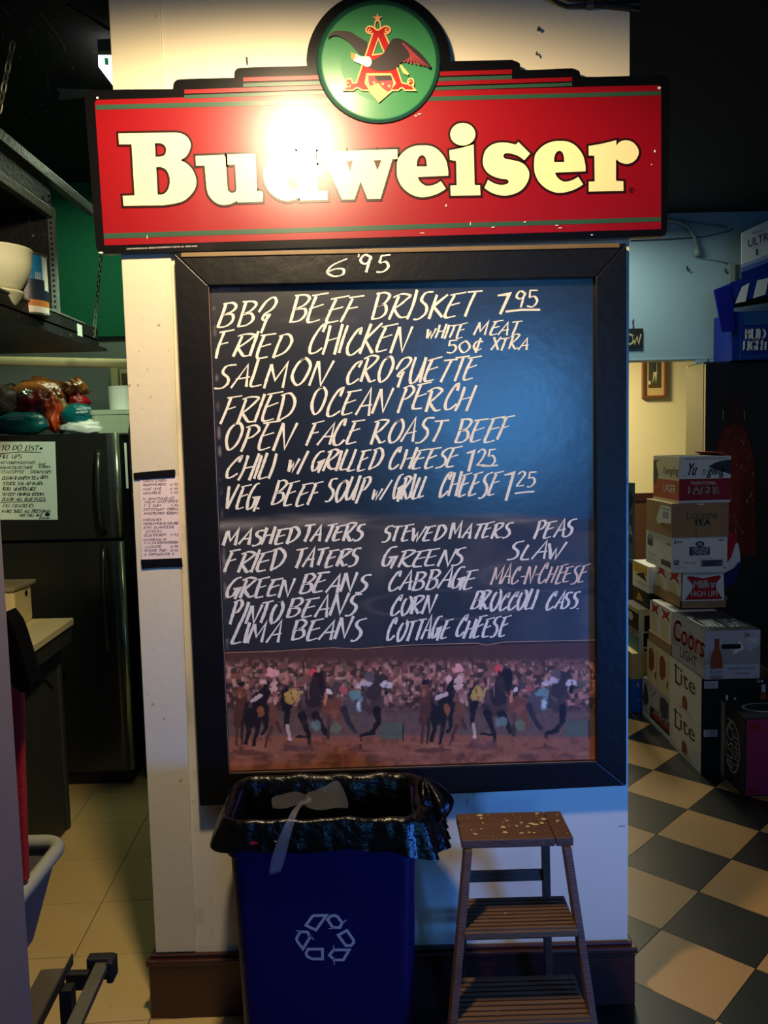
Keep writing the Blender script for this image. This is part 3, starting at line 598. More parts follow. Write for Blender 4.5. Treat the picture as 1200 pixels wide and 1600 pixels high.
        ell(500, 365, 74, 92, GY); ell(520, 400, 44, 50, (80, 62, 60), .7); ell(470, 350, 22, 44, HL, .4); seg(520, 340, 550, 210, 48, (50, 38, 40), w2=36); seg(575, 190, 585, 310, 28, DK, w2=16); seg(500, 240, 495, 330, 4, (170, 140, 130), .6); ell(512, 174, 26, 21, (222, 76, 86)); ell(545, 190, 34, 14, DK); seg(455, 430, 480, 510, 26, DK, w2=15); seg(480, 510, 498, 545, 14, DK); seg(498, 545, 500, 595, 12, DK); seg(425, 552, 500, 552, 9, DK); seg(535, 430, 570, 490, 28, DK, w2=16); seg(570, 490, 595, 535, 16, DK)
        ell(536, 482, 36, 34, (118, 148, 138), .8)
        ell(630, 390, 68, 68, CH); ell(640, 420, 40, 36, (150, 94, 74), .6); ell(608, 295, 30, 42, (60, 42, 42)); ell(615, 290, 15, 17, (224, 214, 210)); ell(660, 262, 34, 30, (80, 66, 66)); ell(702, 278, 26, 26, (180, 94, 94)); seg(610, 440, 612, 500, 18, (100, 68, 60), w2=12); seg(612, 500, 610, 560, 12, (70, 50, 48)); seg(670, 430, 690, 520, 18, CH, w2=10); seg(590, 360, 596, 300, 10, (216, 140, 110), .8); ell(650, 500, 36, 34, (116, 128, 96), .8)
        ell(735, 360, 50, 74, (92, 80, 84)); seg(700, 390, 730, 470, 22, (56, 48, 50), w2=14); seg(730, 470, 765, 520, 13, (56, 48, 50)); ell(765, 308, 38, 28, (104, 148, 148), 1, -.3); ell(795, 365, 22, 54, (112, 152, 154), 1, .2); ell(790, 375, 12, 26, (214, 214, 218), .8)
        ell(865, 335, 66, 98, (74, 60, 62)); ell(850, 320, 24, 50, (120, 104, 104), .5); seg(870, 300, 930, 215, 44, (62, 50, 52), w2=30); seg(895, 400, 900, 470, 26, DK, w2=16); seg(900, 470, 860, 530, 16, DK); seg(825, 420, 835, 500, 20, (100, 84, 82), w2=13); seg(870, 530, 800, 545, 15, DK); ell(815, 548, 24, 10, DK); ell(830, 240, 50, 20, (190, 184, 190)); ell(790, 255, 16, 16, (206, 200, 204)); ell(862, 200, 40, 26, (96, 88, 92)); ell(905, 215, 24, 30, (60, 50, 54)); ell(950, 250, 32, 25, (210, 204, 208)); ell(955, 292, 17, 32, DK); ell(952, 248, 10, 9, DK, .8); ell(798, 570, 10, 12, DK, .8); ell(796, 615, 12, 18, (70, 44, 40), .8)
        ell(790, 632, 100, 9, (90, 56, 46), .6); ell(430, 622, 110, 20, (90, 60, 54), .7); ell(430, 600, 90, 20, (110, 84, 80), .4); ell(130, 645, 120, 20, (80, 50, 42), .7)
    c *= (.85+.3*fbm(X, Z, 45, 31))[..., None]
    return c*np.array([1.2, 1.02, .88])
paint_grid('horse_race_print', mbd, x0, x1, zb, zm-.001, PW, PH, Ymb-.0008, race, vcmat('print_gloss', .5), label='printed picture of racing horses and a crowd')
mb = MB(); CHK = mat('chalk_white', (236, 228, 214), .9, var=.25, scale=120, spec=.1); CHO = mat('chalk_peach', (236, 206, 184), .9, var=.25, scale=120, spec=.1)
mb.ribbon([PY(*p, Ymb-.0014) for p in ((352, 1020), (420, 1018), (520, 1012), (555, 1014), (640, 1008), (700, 1006), (745, 1005), (760, 1008), (790, 1003), (930, 1000))], .0022, (0, -1, 0), LIP)
mb.build('print_edge', mbd, label='pale torn edge between chalk surface and picture')
C = lambda x, y: PY(x, y, Ymb-.0006)
W = [('BBQ', 340, 440, 510, 42), ('BEEF', 450, 572, 505, 42), ('BRISKET', 580, 757, 499, 42), ('7', 774, 800, 491, 32), ('95', 806, 846, 479, 24),
('FRIED', 338, 462, 560, 40), ('CHICKEN', 480, 652, 553, 43), ('wHITE', 666, 733, 529, 22), ('MEAT', 741, 818, 525, 22), ('50¢', 696, 760, 551, 19), ('XTRA', 766, 832, 547, 21),
('SALMON', 336, 524, 606, 40), ('CROQUETTE', 540, 757, 599, 38), ('FRIED', 344, 472, 661, 44), ('OCEAN', 484, 618, 649, 40), ('PERCH', 620, 750, 643, 40),
('OPEN', 348, 467, 704, 42), ('FACE', 476, 572, 696, 38), ('ROAST', 578, 704, 693, 37), ('BEEF', 710, 808, 691, 38),
('CHILI', 350, 440, 749, 38), ('w/', 450, 486, 737, 30), ('GRILLED', 484, 604, 737, 33), ('CHEESE', 606, 724, 733, 32), ('7', 728, 748, 736, 34), ('25', 744, 780, 727, 26),
('VEG.', 350, 422, 796, 40), ('BEEF', 424, 508, 790, 38), ('SOUP', 508, 582, 783, 36), ('w/', 580, 614, 779, 28), ('GRILL', 612, 676, 779, 36), ('CHEESE', 685, 788, 777, 36), ('7', 786, 810, 780, 40), ('25', 806, 840, 760, 24)]
W2 = [('MASHED', 348, 472, 852, 26), ('TATERS', 470, 576, 847, 26), ('FRIED', 350, 452, 894, 32), ('TATERS', 456, 568, 886, 28), ('GREEN', 352, 466, 934, 30), ('BEANS', 468, 582, 926, 30),
('PINTO', 360, 448, 974, 32), ('BEANS', 447, 568, 964, 32), ('LIMA', 362, 450, 1006, 32), ('BEANS', 456, 576, 1001, 32)]
W3 = [('STEWED', 596, 700, 846, 24), ('MATERS', 702, 804, 842, 24), ('PEAS', 834, 904, 840, 26), ('GREENS', 596, 734, 886, 29), ('SLAW', 794, 890, 875, 27), ('CABBAGE', 604, 753, 922, 32),
('CORN', 608, 687, 960, 30), ('COTTAGE', 604, 712, 1000, 33), ('CHEESE', 710, 802, 996, 32), ('BROCCOLI', 735, 844, 953, 29), ('CASS.', 852, 915, 951, 28)]
for i, (t, xa, xb, yb, h) in enumerate(W): handwrite(MB(), t, xa, xb, yb, h, C, CHK, 4.2 if h > 28 else 3.2, seed=i, slant=.2, slope=-.02).build('chalk_word', mbd) if 0 else None
def word(t, xa, xb, yb, h, m, th, i):
    mb = MB(); handwrite(mb, t, xa, xb, yb, h, C, m, th, seed=i, slant=.08 if t[0].isdigit() else .27, slope=-.02); mb.build('chalk_word', mbd)
for i, q in enumerate(W): word(*q, CHK, 4.2 if q[4] > 28 else 3.3, i)
for i, q in enumerate(W2): word(*q, CHK, 4.8, i+50)
for i, q in enumerate(W3): word(*q, CHK, 4.2, i+90)
word('MAC-N-CHEESE', 766, 924, 913, 28, CHO, 3.4, 99)
for pts_, w_ in ((((790, 487), (815, 484), (844, 484)), .0055), (((804, 771), (820, 769), (835, 768)), .0045), (((752, 728), (765, 728), (778, 727)), .0045)):
    MB().ribbon([C(*p) for p in pts_], w_, (0, -1, 0), CHK).build('chalk_underline', mbd)
C2 = lambda x, y: PY(x, y, Ymf-.0008)
mb = MB(); handwrite(mb, '6', 507, 545, 433, 27, C2, CHK, 3.6, seed=2, slant=.1); handwrite(mb, '95', 563, 612, 427, 26, C2, CHK, 3.8, seed=3, slant=.1)
mb.ribbon([C2(560, 389), C2(561, 396), C2(560, 402)], .004, (0, -1, 0), CHO); mb.build('chalk_price', mbd, label='chalked price on the top of the frame')
# nail holes and scuffs
mb = MB(); HM = mat('hole_black', (8, 8, 8), .9)
for x, y, r in ((331, 412, 3), (470, 399, 1.5), (300, 482, 2.2), (272, 552, 0), (938, 458, 2)):
    if r: mb.add([C2(x+r*math.cos(t), y+r*math.sin(t)) for t in np.arange(0, 6.2, .8)], [tuple(range(8))], HM)
mb.build('nail_holes', mbd)
# ------------------------------------------------------------------ taped price list on the trim board
PAPER = mat('pink_paper', (236, 214, 206), .75, var=.04); INKP = mat('pencil', (120, 100, 104), .8); TAPE = mat('black_tape', (10, 10, 12), .35, var=.2, bump=.1)
Yn = -.0065
N1 = lambda x, y, l=0: PY(x, y, Yn-l)
pn = thing('paper_note', N1(252, 873), 'handwritten paper list taped to the cream wall edge left of the chalkboard', 'note')
mb = MB(); q = [(218.5, 748), (282, 744), (283.5, 872), (222, 875)]; mb.prism([N1(*p, .0012) for p in q], (0, .0006, 0), PAPER); mb.build('paper', pn)
mb = MB(); rnd = random.Random(8)
for i, y in enumerate([751, 757, 764, 770, 779, 784, 790, 796, 802, 812, 818, 824, 830, 836, 843, 848, 854, 860, 866]):
    L = rnd.choice([30, 38, 50, 56]); t = ''.join(rnd.choice('CAENOSRMTLU ') for _ in range(int(L/4)))
    handwrite(mb, t, 223+i*.1, 223+L, y+2.2, 3.6, lambda x, y: N1(x, y, .0016), INKP, .8, seed=i, slope=-.03, k=2)
    if rnd.random() < .6: handwrite(mb, rnd.choice(['7.95', '6.95', '12.95']), 266, 279, y+1.6, 3.2, lambda x, y: N1(x, y, .0016), INKP, .7, seed=i, k=2)
mb.build('pencil_writing', pn)
for (pts, lb, wd) in (([(208.5, 739), (240, 736), (273, 733.5), (274, 738), (273.5, 746), (240, 748), (209.5, 750)], 'black tape strip across the top of the pinned paper list', 0), ([(220, 874.5), (284, 872), (285.5, 886), (250, 887), (221.5, 889)], 'black tape strip across the bottom of the pinned paper list', 1)):
    mb = MB(); mb.prism([N1(*p, .003) for p in pts], (0, .0022, 0), TAPE); mb.build('tape_strip', label=lb, cat='tape')
# hardware on the upper wall
mb = MB(); W0 = lambda x, y, l=0: PY(x, y, 0-l); CBL = mat('cable_black', (12, 12, 13), .5); MTL = mat('dull_steel', (90, 88, 84), .4, metal=.7)
mb.tube([W0(858, -6, .02), W0(868, 2, .012), W0(885, 9, .01), W0(920, 8, .01), W0(945, 8, .012), W0(990, 13, .012), W0(1000, 14, .01)], .0048, CBL)
mb.build('wall_cable', smooth=True, label='black cable sagging across the top of the cream wall', cat='cable')
mb = MB(); mb.tube([W0(880, -4, .014), W0(935, -2, .02), W0(960, 2, .012), W0(1000, 3, .012)], .0055, CBL); mb.build('wall_cable', smooth=True, label='thicker black cable along the top right corner of the cream wall', cat='cable')
mb = MB(); mb.box(W0(914, 8)[0], -.022, W0(914, 16)[2], W0(925, 8)[0], -.002, W0(914, 4)[2], MTL); mb.build('cable_clip', bevel=.002, label='small metal clip holding the sagging black cable', cat='clip')
for (x, y, h, lb) in ((386, 92, 7, 'small nail in the cream wall above the left end of the sign'), (838, 84, 5, 'bent screw hook in the cream wall above the sign'), (841, 46, 3, 'grey screw head in the cream wall below the cable')):
    mb = MB(); p = W0(x, y); mb.tube([p+np.array([0, .001, 0]), p+np.array([0, -.008, 0]), p+np.array([.001, -.012, -.0018*h])], .0022 if h > 3 else .004, MTL, 6); mb.build('nail', label=lb, cat='nail')

# ------------------------------------------------------------------ recycling bin
BLUE = mat('bin_blue', (4, 6, 62), .42, var=.08, spec=.4, bump=.05); BAG = mat('bag_black', (4, 4, 5), .27, var=.1, bump=.45, bscale=45, spec=.4)
SYM = mat('symbol_grey', (150, 150, 160), .5)
yF, yB = -.345, -.095
fl_ = PY(349, 1276, yF); fr_ = PY(655, 1276, yF); zr = (fl_[2]+fr_[2])/2-.008
bxc = (fl_[0]+fr_[0])/2; hw_ = (fr_[0]-fl_[0])/2; byc = (yF+yB)/2; hd_ = (yB-yF)/2
def rrect(cx, cy, hx, hy, r, n=6, z=0, fx=None):
    out = []
    for qx, qy, a0 in ((1, -1, -90), (1, 1, 0), (-1, 1, 90), (-1, -1, 180)):
        for k in range(n+1):
            a = math.radians(a0+90*k/n); out.append(np.array([cx+qx*(hx-r)+r*math.cos(a), cy+qy*(hy-r)+r*math.sin(a), z]))
    return out
bn = thing('recycling_bin', (bxc, byc, 0), 'tall blue recycling bin with grey arrow symbol below the chalkboard', 'bin')
rings = []
for z, sx in ((.0, .86), (.004, .875), (.3, .92), (.62, .965), (.64, .965), (.645, 1.0), (zr-.02, 1.01), (zr-.012, 1.0)):
    rings.append(rrect(bxc, byc+(0), hw_*sx, hd_*sx, .035, z=z))
for z, sx in ((zr-.012, .96), (.5, .92)): rings.append(rrect(bxc, byc, hw_*sx-.004, hd_*sx-.004, .03, z=z))
mb = MB(); mb.grid(rings, BLUE, closed_u=True); mb.add(rings[0], [tuple(range(len(rings[0])))[::-1]], BLUE)
mb.build('bin_body', bn, smooth=False, bevel=0)
# front face plane of the bin for its symbol
pf0 = np.array([bxc, byc-hd_*.92, .3]); pf1 = np.array([bxc, byc-hd_*.965, .62]); tv = pf1-pf0; nf = np.array([0, -tv[2], tv[1]]); nf /= np.linalg.norm(nf)
if nf[1] > 0: nf = -nf
BF = lambda x, y, l=.0016: PN(x, y, pf0+nf*l, nf)
mb = MB(); R9 = lambda pts: [BF(440+a/9.23, 1410+b/9.23) for a, b in pts]
for pts in ([(350, 330), (440, 205), (470, 190), (645, 188), (495, 400)], [(663, 250), (700, 205), (750, 187), (800, 200), (872, 290), (842, 362), (740, 362)], [(815, 472), (942, 405), (1035, 540), (1040, 580), (1000, 622), (925, 622)],
            [(268, 425), (370, 425), (412, 500), (308, 670), (225, 560), (215, 520)], [(590, 673), (590, 815), (440, 815), (370, 780), (352, 735), (380, 675)], [(750, 685), (975, 685), (890, 830), (762, 830), (688, 762)]):
    mb.ribbon(R9(pts), 4.6*.00152, nf, SYM, closed=True)
for pts in ([(870, 300), (940, 250)], [(760, 368), (672, 382)], [(280, 418), (200, 404)], [(405, 470), (472, 548)], [(745, 700), (755, 612)], [(748, 810), (764, 905)]):
    p = R9(pts); mb.ribbon(p, [.0055, .0012], nf, SYM)
mb.build('recycling_symbol', bn, label='grey recycling arrows outline')
# bag liner over the rim
NU = 150; prof = [(-.035, zr-.34), (-.026, zr-.2), (-.022, zr-.1), (-.016, zr-.04), (-.008, zr-.004), (.004, zr+.009), (.014, zr+.004), (.019, zr-.016), (.023, zr-.036), (.027, zr-.054), (.028, zr-.066)]
base = rrect(0, 0, hw_, hd_, .05, n=12); per = len(base); rnd = random.Random(5)
G = []
def dens(loop, N):
    P = np.array(loop+[loop[0]]); d = np.r_[0, np.cumsum(np.linalg.norm(np.diff(P, axis=0), axis=1))]; s = np.linspace(0, d[-1], N, endpoint=False)
    return np.stack([np.interp(s, d, P[:, k]) for k in range(3)], 1), d[-1]
base, plen = dens(base, NU)
tan = np.roll(base, -1, 0)-np.roll(base, 1, 0); nrm2 = np.stack([tan[:, 1], -tan[:, 0], 0*tan[:, 0]], 1); nrm2 /= np.linalg.norm(nrm2, axis=1)[:, None]
for k, (off, z) in enumerate(prof):
    row = []
    for i in range(NU):
        x, y = base[i][0], base[i][1]; n2 = nrm2[i]
        t = k/(len(prof)-1); amp = .004 if k < 4 else (.0035 if k < 7 else .0045)
        wv = noise.noise(Vector((x*16+k*.12, y*16, 3)))*amp*1.6+noise.noise(Vector((x*45, y*45, k*.4)))*amp*.9
        o = off+wv; zz = z+noise.noise(Vector((x*20, y*20, 9)))*.006*(1 if k > 4 else .5)
        rc = math.exp(-((x-hw_)/.035)**2)*(k >= 6)       # gathered bulge at the right end
        o += rc*(.012+.030*(k-5)/5)*(1+.5*math.sin(i*1.7)); zz -= rc*.008*(k-6)
        lc = math.exp(-((x+hw_)/.03)**2)*(k >= 7); o += lc*.018*(k-6)/4
        if k == len(prof)-1: zz += .014*noise.noise(Vector((x*9, y*9, 1)))
        row.append((bxc+x+n2[0]*o, byc+y+n2[1]*o, zz))
    G.append(row)
mb = MB(); mb.grid(G, BAG, closed_u=True)
cen = [(bxc, byc, zr-.36)]; mb.add(G[0]+cen, [(i, (i+1) % NU, NU) for i in range(NU)], BAG)
lnr = mb.build('bin_liner', smooth=True, sub=1, label='black plastic bag draped over the rim of the blue bin', cat='bag')
# bunched ear of the bag at the right corner
mb = MB(); G = []
p0 = PY(655, 1215, -.24)
for i in range(15):
    a = i/14; row = []
    for j in range(26):
        b = j/25*2*math.pi; wd = .004+.045*math.sin(math.pi*min(1, a*1.02))**.8; fold = 1+.35*math.sin(5*b+a*3)+.15*math.sin(11*b)
        row.append((p0[0]+.012+.028*math.sin(a*2.4)+wd*.75*math.cos(b)*fold, p0[1]-.02*a+wd*1.1*math.sin(b)*fold, p0[2]+.0-.118*a))
    G.append(row)
mb.grid(G, BAG, closed_u=True); mb.build('bag_ear', lnr, smooth=True, sub=1, label='bunched loose corner of the bag')
LIN = mat('bag_inner_sheen', (60, 56, 40), .3, bump=.3)
# red and yellow scraps caught under the bag edge
for x0_, x1_, y_, mm, lb in ((385, 407, 1318, mat('red_scrap', (150, 20, 24), .5), 'red scrap showing under the black bag edge'), (425, 436, 1317, mat('cream_scrap', (220, 205, 130), .5), 'small cream scrap showing under the black bag edge')):
    mb = MB(); a_ = PY(x0_, y_, yF-.024); b_ = PY(x1_, y_+1, yF-.024); mb.prism([a_, (a_+b_)/2+np.array([0, 0, -.006]), b_, (a_+b_)/2+np.array([0, 0, .006])], (0, .012, 0), mm); mb.build('wrapper_scrap', label=lb, cat='scrap')
# clear plastic sleeve hanging over the front rim
CLR = bpy.data.materials.new('clear_plastic'); CLR.use_nodes = True; nt = CLR.node_tree; b_ = nt.nodes['Principled BSDF']
b_.inputs['Base Color'].default_value = (.75, .8, .9, 1); b_.inputs['Roughness'].default_value = .15; b_.inputs['Alpha'].default_value = .07
b_.inputs['Specular IOR Level'].default_value = .6
sl = thing('plastic_sleeve', PY(480, 1262, yF), 'crumpled clear plastic sleeve hanging over the front of the black bag', 'plastic wrapper')
yf2 = yF-.028
ctr = [(480, 1248, -.26), (470, 1256, -.31), (463, 1262, yF-.03), (457, 1275, yF-.045), (450, 1292, yF-.05), (442, 1315, yF-.05), (435, 1340, yF-.048), (430, 1362, yF-.046)]
wd = [.016, .010, .008, .010, .014, .016, .019, .015]
G = []
for (x, y, Y), w_ in zip(ctr, wd):
    c_ = PY(x, y, Y); G.append([(c_[0]+w_*math.cos(t)*1.0, c_[1]-.006*math.sin(t)-.004, c_[2]+.2*w_*math.cos(t)) for t in np.linspace(0, 2*math.pi, 13)[:-1]])
mb = MB(); mb.grid(G, CLR, closed_u=True); mb.build('sleeve_tail', sl, smooth=True, sub=1)
fan = [[(422, 1247, -.22), (440, 1240, -.20), (460, 1237, -.20), (475, 1238, -.18)], [(426, 1256, -.26), (445, 1250, -.25), (465, 1246, -.25), (485, 1245, -.22)], [(424, 1266, -.31), (448, 1262, -.31), (464, 1258, -.31), (490, 1256, -.3)]]
mb = MB(); mb.grid([[PY(*p)+np.array([0, 0, .004*(-1)**(i+j)]) for j, p in enumerate(r)] for i, r in enumerate(fan)], CLR)
fan = [[(475, 1240, -.19), (500, 1232, -.17), (525, 1219, -.16), (532, 1220, -.15)], [(482, 1248, -.24), (505, 1243, -.22), (528, 1232, -.2), (539, 1240, -.18)], [(470, 1262, -.31), (500, 1266, -.31), (530, 1262, -.31), (549, 1264, -.3)]]
mb.grid([[PY(*p)+np.array([0, 0, .005*(-1)**(i+j)]) for j, p in enumerate(r)] for i, r in enumerate(fan)], CLR)
mb.build('sleeve_fold', sl, smooth=True, sub=2)

# ------------------------------------------------------------------ wooden step stool
WD = mat('stool_wood', (88, 60, 44), .55, var=.45, scale=7, stretch=(.8, 5, 5), bump=.25, bscale=50, spots=.5)
WDT = mat('tread_wood', (104, 76, 50), .6, var=.4, scale=8, stretch=(.6, 6, 6), bump=.3, spots=.25)
Yft, Ybt = -.345, -.155
a = PY(722, 1322, Yft); b = PY(895, 1311, Yft); zt_ = (a[2]+b[2])/2; tl = PY(712, 1276, 0); 
d1 = PZ(706, 1273, zt_); d2 = PZ(876, 1265, zt_); a = PZ(722, 1316, zt_); b = PZ(895, 1306, zt_)
st = thing('step_stool', ((a[0]+b[0])/2, (a[1]+d1[1])/2, 0), 'paint-spattered brown wooden step stool against the wall right of the blue bin', 'step stool')
xa, xb = a[0], b[0]; yf_, yb_ = (a[1]+b[1])/2, (d1[1]+d2[1])/2; th_ = .022
ra = -.012   # the top is a little narrower at the back in plan
ym = (yf_+yb_)/2
def slab(nm, x0, x1, y0, y1, z0, z1, m, par=st, bev=.003, **k): return MB().box(x0, y0, z0, x1, y1, z1, m).build(nm, par, bevel=bev, **k)
slab('top_plank', xa, xb-.045, ym+.001, yb_, zt_-th_, zt_, WD); slab('top_plank', xa, xb-.045, yf_, ym-.001, zt_-th_, zt_, WD); slab('top_end_plank', xb-.043, xb, yf_, yb_, zt_-th_, zt_, WD)
fly = (yf_+.012)
def leg(nm, p0, p1, wx, wy): mb = MB(); mb.hexa([(p1[0]+sx*wx, p1[1]+sy*wy, p1[2]) for sx, sy in ((-1, -1), (1, -1), (1, 1), (-1, 1))], [(p0[0]+sx*wx, p0[1]+sy*wy, p0[2]) for sx, sy in ((-1, -1), (1, -1), (1, 1), (-1, 1))], WD); return mb.build(nm, st, bevel=.002)
zt2 = zt_-th_
LT = np.array([xa+.016, fly, zt2]); RTp = np.array([xb-.016, fly, zt2])
L1 = PY(707, 1598, -.40); R1 = PY(926, 1598, -.40)
def ext(p, q, z): t = (z-p[2])/(q[2]-p[2]); return p+(q-p)*t
LBt, RBt = ext(LT, L1, 0), ext(RTp, R1, 0)
leg('front_leg', LT, LBt, .009, .022); leg('front_leg', RTp, RBt, .009, .022)
BL0 = np.array([xa+.03, yb_-.02, zt2]); BR0 = np.array([xb-.045, yb_-.02, zt2]); BL1 = np.array([xa+.01, -.05, 0]); BR1 = np.array([xb-.005, -.05, 0])
leg('back_leg', BL0, BL1, .010, .012); leg('back_leg', BR0, BR1, .010, .012)
for zz, yfr, dp in ((zt_-.2, None, .15), (zt_-.4, None, .17), (.06, None, .18)):
    pl = ext(LT, L1, zz); pr_ = ext(RTp, R1, zz); y0 = pl[1]-.03; y1 = y0+dp
    tr = MB(); tr.box(pl[0]+.006, y0, zz-.02, pr_[0]-.006, y1, zz-.003, WDT); t_ = tr.build('tread', st, bevel=.002)
    n = 9; gm = MB()
    for k in range(n):
        ya = y0+.006+(dp-.012)*k/n; gm.box(pl[0]+.008, ya, zz-.003, pr_[0]-.008, ya+(dp-.012)/n*.62, zz+.0015, WDT)
    gm.build('tread_ridges', t_)
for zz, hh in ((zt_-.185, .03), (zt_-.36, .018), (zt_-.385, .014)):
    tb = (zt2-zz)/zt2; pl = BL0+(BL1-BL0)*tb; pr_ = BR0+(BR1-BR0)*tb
    slab('back_bar', pl[0], pr_[0], pl[1]-.004, pl[1]+.008, zz-hh/2, zz+hh/2, WD)  # brown wooden bars set across between the back legs
mb = MB(); rnd = random.Random(12)
for k in range(46):
    x = rnd.uniform(xa+.01, xb-.01); y = rnd.uniform(yf_+.01, yb_-.01); r = rnd.choice([.001, .0015, .002, .004, .006]); sx = rnd.uniform(.6, 2)
    mb.add([(x+r*sx*math.cos(t)*rnd.uniform(.6, 1.2), y+r*math.sin(t)*rnd.uniform(.6, 1.2), zt_+.0004+k*.00001) for t in np.arange(0, 6.2, .8)], [tuple(range(8))], mat('paint_spatter', (190, 170, 130), .7))
mb.build('paint_spatter', st, kind='stuff', label='cream paint drips on the stool top')

# ------------------------------------------------------------------ foreground left: coat, tub and cart
REDC = mat('red_cloth', (150, 5, 8), .8, bump=.2); BLK = mat('black_cloth', (3, 3, 4), .95, bump=.2, spec=.05)
mb = MB(); pts = [(2, 960), (16, 972), (24, 990), (32, 1015), (40, 1042), (47, 1068), (46, 1078), (38, 1083), (28, 1080), (18, 1070), (2, 1060)]
mb.prism([PY(*p, -.55) for p in sm([(p[0], p[1], 1) for p in pts])], (0, .06, 0), BLK); mb.build('black_bag', bevel=.01, seg=3, smooth=False, label='black soft bag bulging out behind the lilac wall edge', cat='bag')
mb = MB(); q = [(8, 1060), (34, 1068), (36, 1200), (42, 1380), (22, 1380), (8, 1200)]; mb.prism([PY(*p, -.50) for p in q], (0, .02, 0), REDC); mb.build('red_apron', bevel=.006, seg=3, label='red cloth apron hanging behind the lilac wall edge', cat='apron')
TUB = mat('grey_plastic', (140, 142, 130), .5, var=.06, bump=.05); TUBD = mat('grey_plastic_body', (96, 96, 100), .55, var=.06)
STL = mat('angle_steel', (104, 96, 84), .42, metal=.5, var=.3, bump=.1); BLR = mat('black_rubber', (14, 13, 13), .6)
zt = .66; c1 = PZ(112, 1308, zt); xr_ = c1[0]-.012; yb2 = c1[1]-.02; xl_ = xr_-.5; yf2_ = -.885
pth = []
rr = .05
pth = [np.array([xr_, yf2_, zt])]+[np.array([xr_-rr+rr*math.cos(t), yb2-rr+rr*math.sin(t), zt]) for t in np.linspace(0, R90, 8)]+[np.array([xl_, yb2, zt])]
tb = thing('bus_tub', (xr_-.15, yb2-.2, .42), 'grey plastic bus tub on the cart behind the lilac wall edge', 'tub')
mb = MB(); mb.tube(pth, .017, TUB, 10); 
mb.build('tub_rim', tb, smooth=True)
mb = MB()
bot = [np.array([xr_-.05, yf2_, zt-.20])]+[np.array([xr_-.05-rr+rr*math.cos(t), yb2-.05-rr+rr*math.sin(t), zt-.20]) for t in np.linspace(0, R90, 8)]+[np.array([xl_, yb2-.05, zt-.20])]
mid_ = [p*.6+q_*.4 for p, q_ in zip(pth, bot)]
mb.grid([pth, mid_, bot], TUBD); bi = [p+np.array([-.004, -.004, 0]) for p in bot]; mb.add(bi+[np.array([xl_, yf2_, zt-.20])], [tuple(range(len(bi)+1))], TUBD)
mb.build('tub_body', tb, smooth=False)
ct = thing('utility_cart', (xr_, -.6, 0), 'low metal cart with black bumper at the lower left of the photo', 'cart')
def bar(nm, pa, pb, wx, hz, m, up=(0, 0, 1), **k):
    pa, pb = np.array(pa, float), np.array(pb, float); d = pb-pa; s = np.cross(d, up); s /= np.linalg.norm(s); u = np.array(up, float)
    A = [pa-s*wx-u*hz, pa+s*wx-u*hz, pa+s*wx+u*hz, pa-s*wx+u*hz]; B = [p+d for p in A]; mb = MB(); mb.hexa(A, B, m); return mb.build(nm, ct, bevel=.0015, **k)
zc_ = .44
p1 = PZ(161, 1500, zc_); p2 = PZ(110, 1610, zc_); dd = (p2-p1)/np.linalg.norm(p2-p1); bar('grey_rail', p1-np.array([0, 0, .008]), p1+dd*.6-np.array([0, 0, .008]), .0155, .008, STL)
q1 = PZ(113, 1490, .45); q2 = PZ(58, 1598, .45); d2_ = (q2-q1)/np.linalg.norm(q2-q1)
bar('angle_rail', q1-np.array([0, 0, .012]), q1+d2_*.6-np.array([0, 0, .012]), .002, .013, mat('rail_dark', (60, 54, 48), .5, metal=.4))
bar('shelf_plate', q1-np.array([.035, .02, .024]), q1+d2_*.6-np.array([.035, 0, .024]), .032, .0015, STL)
z0 = PZ(158, 1498, zc_+.005)
mb = MB(); mb.box(z0[0]-.034, z0[1]-.006, zc_-.045, z0[0]+.026, z0[1]+.022, zc_+.008, BLR); mb.box(z0[0]+.016, z0[1]-.02, zc_-.045, z0[0]+.032, z0[1]+.022, zc_+.006, BLR); mb.box(q1[0], z0[1]-.035, zc_-.05, z0[0]-.02, z0[1]-.015, zc_-.008, BLR)
mb.build('corner_bumper', ct, bevel=.004, label='black rubber corner bumper')
mb = MB(); mb.box(q1[0]-.0, q1[1]-.09, 0.03, q1[0]+.028, q1[1]-.06, zc_-.02, BLR); mb.build('cart_leg', ct, bevel=.002)
tb2 = PZ(76, 1590, .30); mb = MB(); mb.lathe([(.0, 0), (.05, 0), (.06, .06), (.055, .08), (.0, .08)], (tb2[0]-.035, tb2[1]-.08, .22), TUB, 24); mb.build('lower_tub', smooth=True, label='small grey tub on the lower shelf of the cart', cat='tub')

# ------------------------------------------------------------------ kitchen: counter, box, fridge and what lies on it
CT = mat('cream_laminate', (226, 216, 168), .4, var=.05, spots=-.2); CS = mat('counter_dark_side', (48, 52, 48), .6, var=.15)
zc2 = .92; cb = PZ(115, 965, zc2); cx1 = cb[0]; cy1 = cb[1]
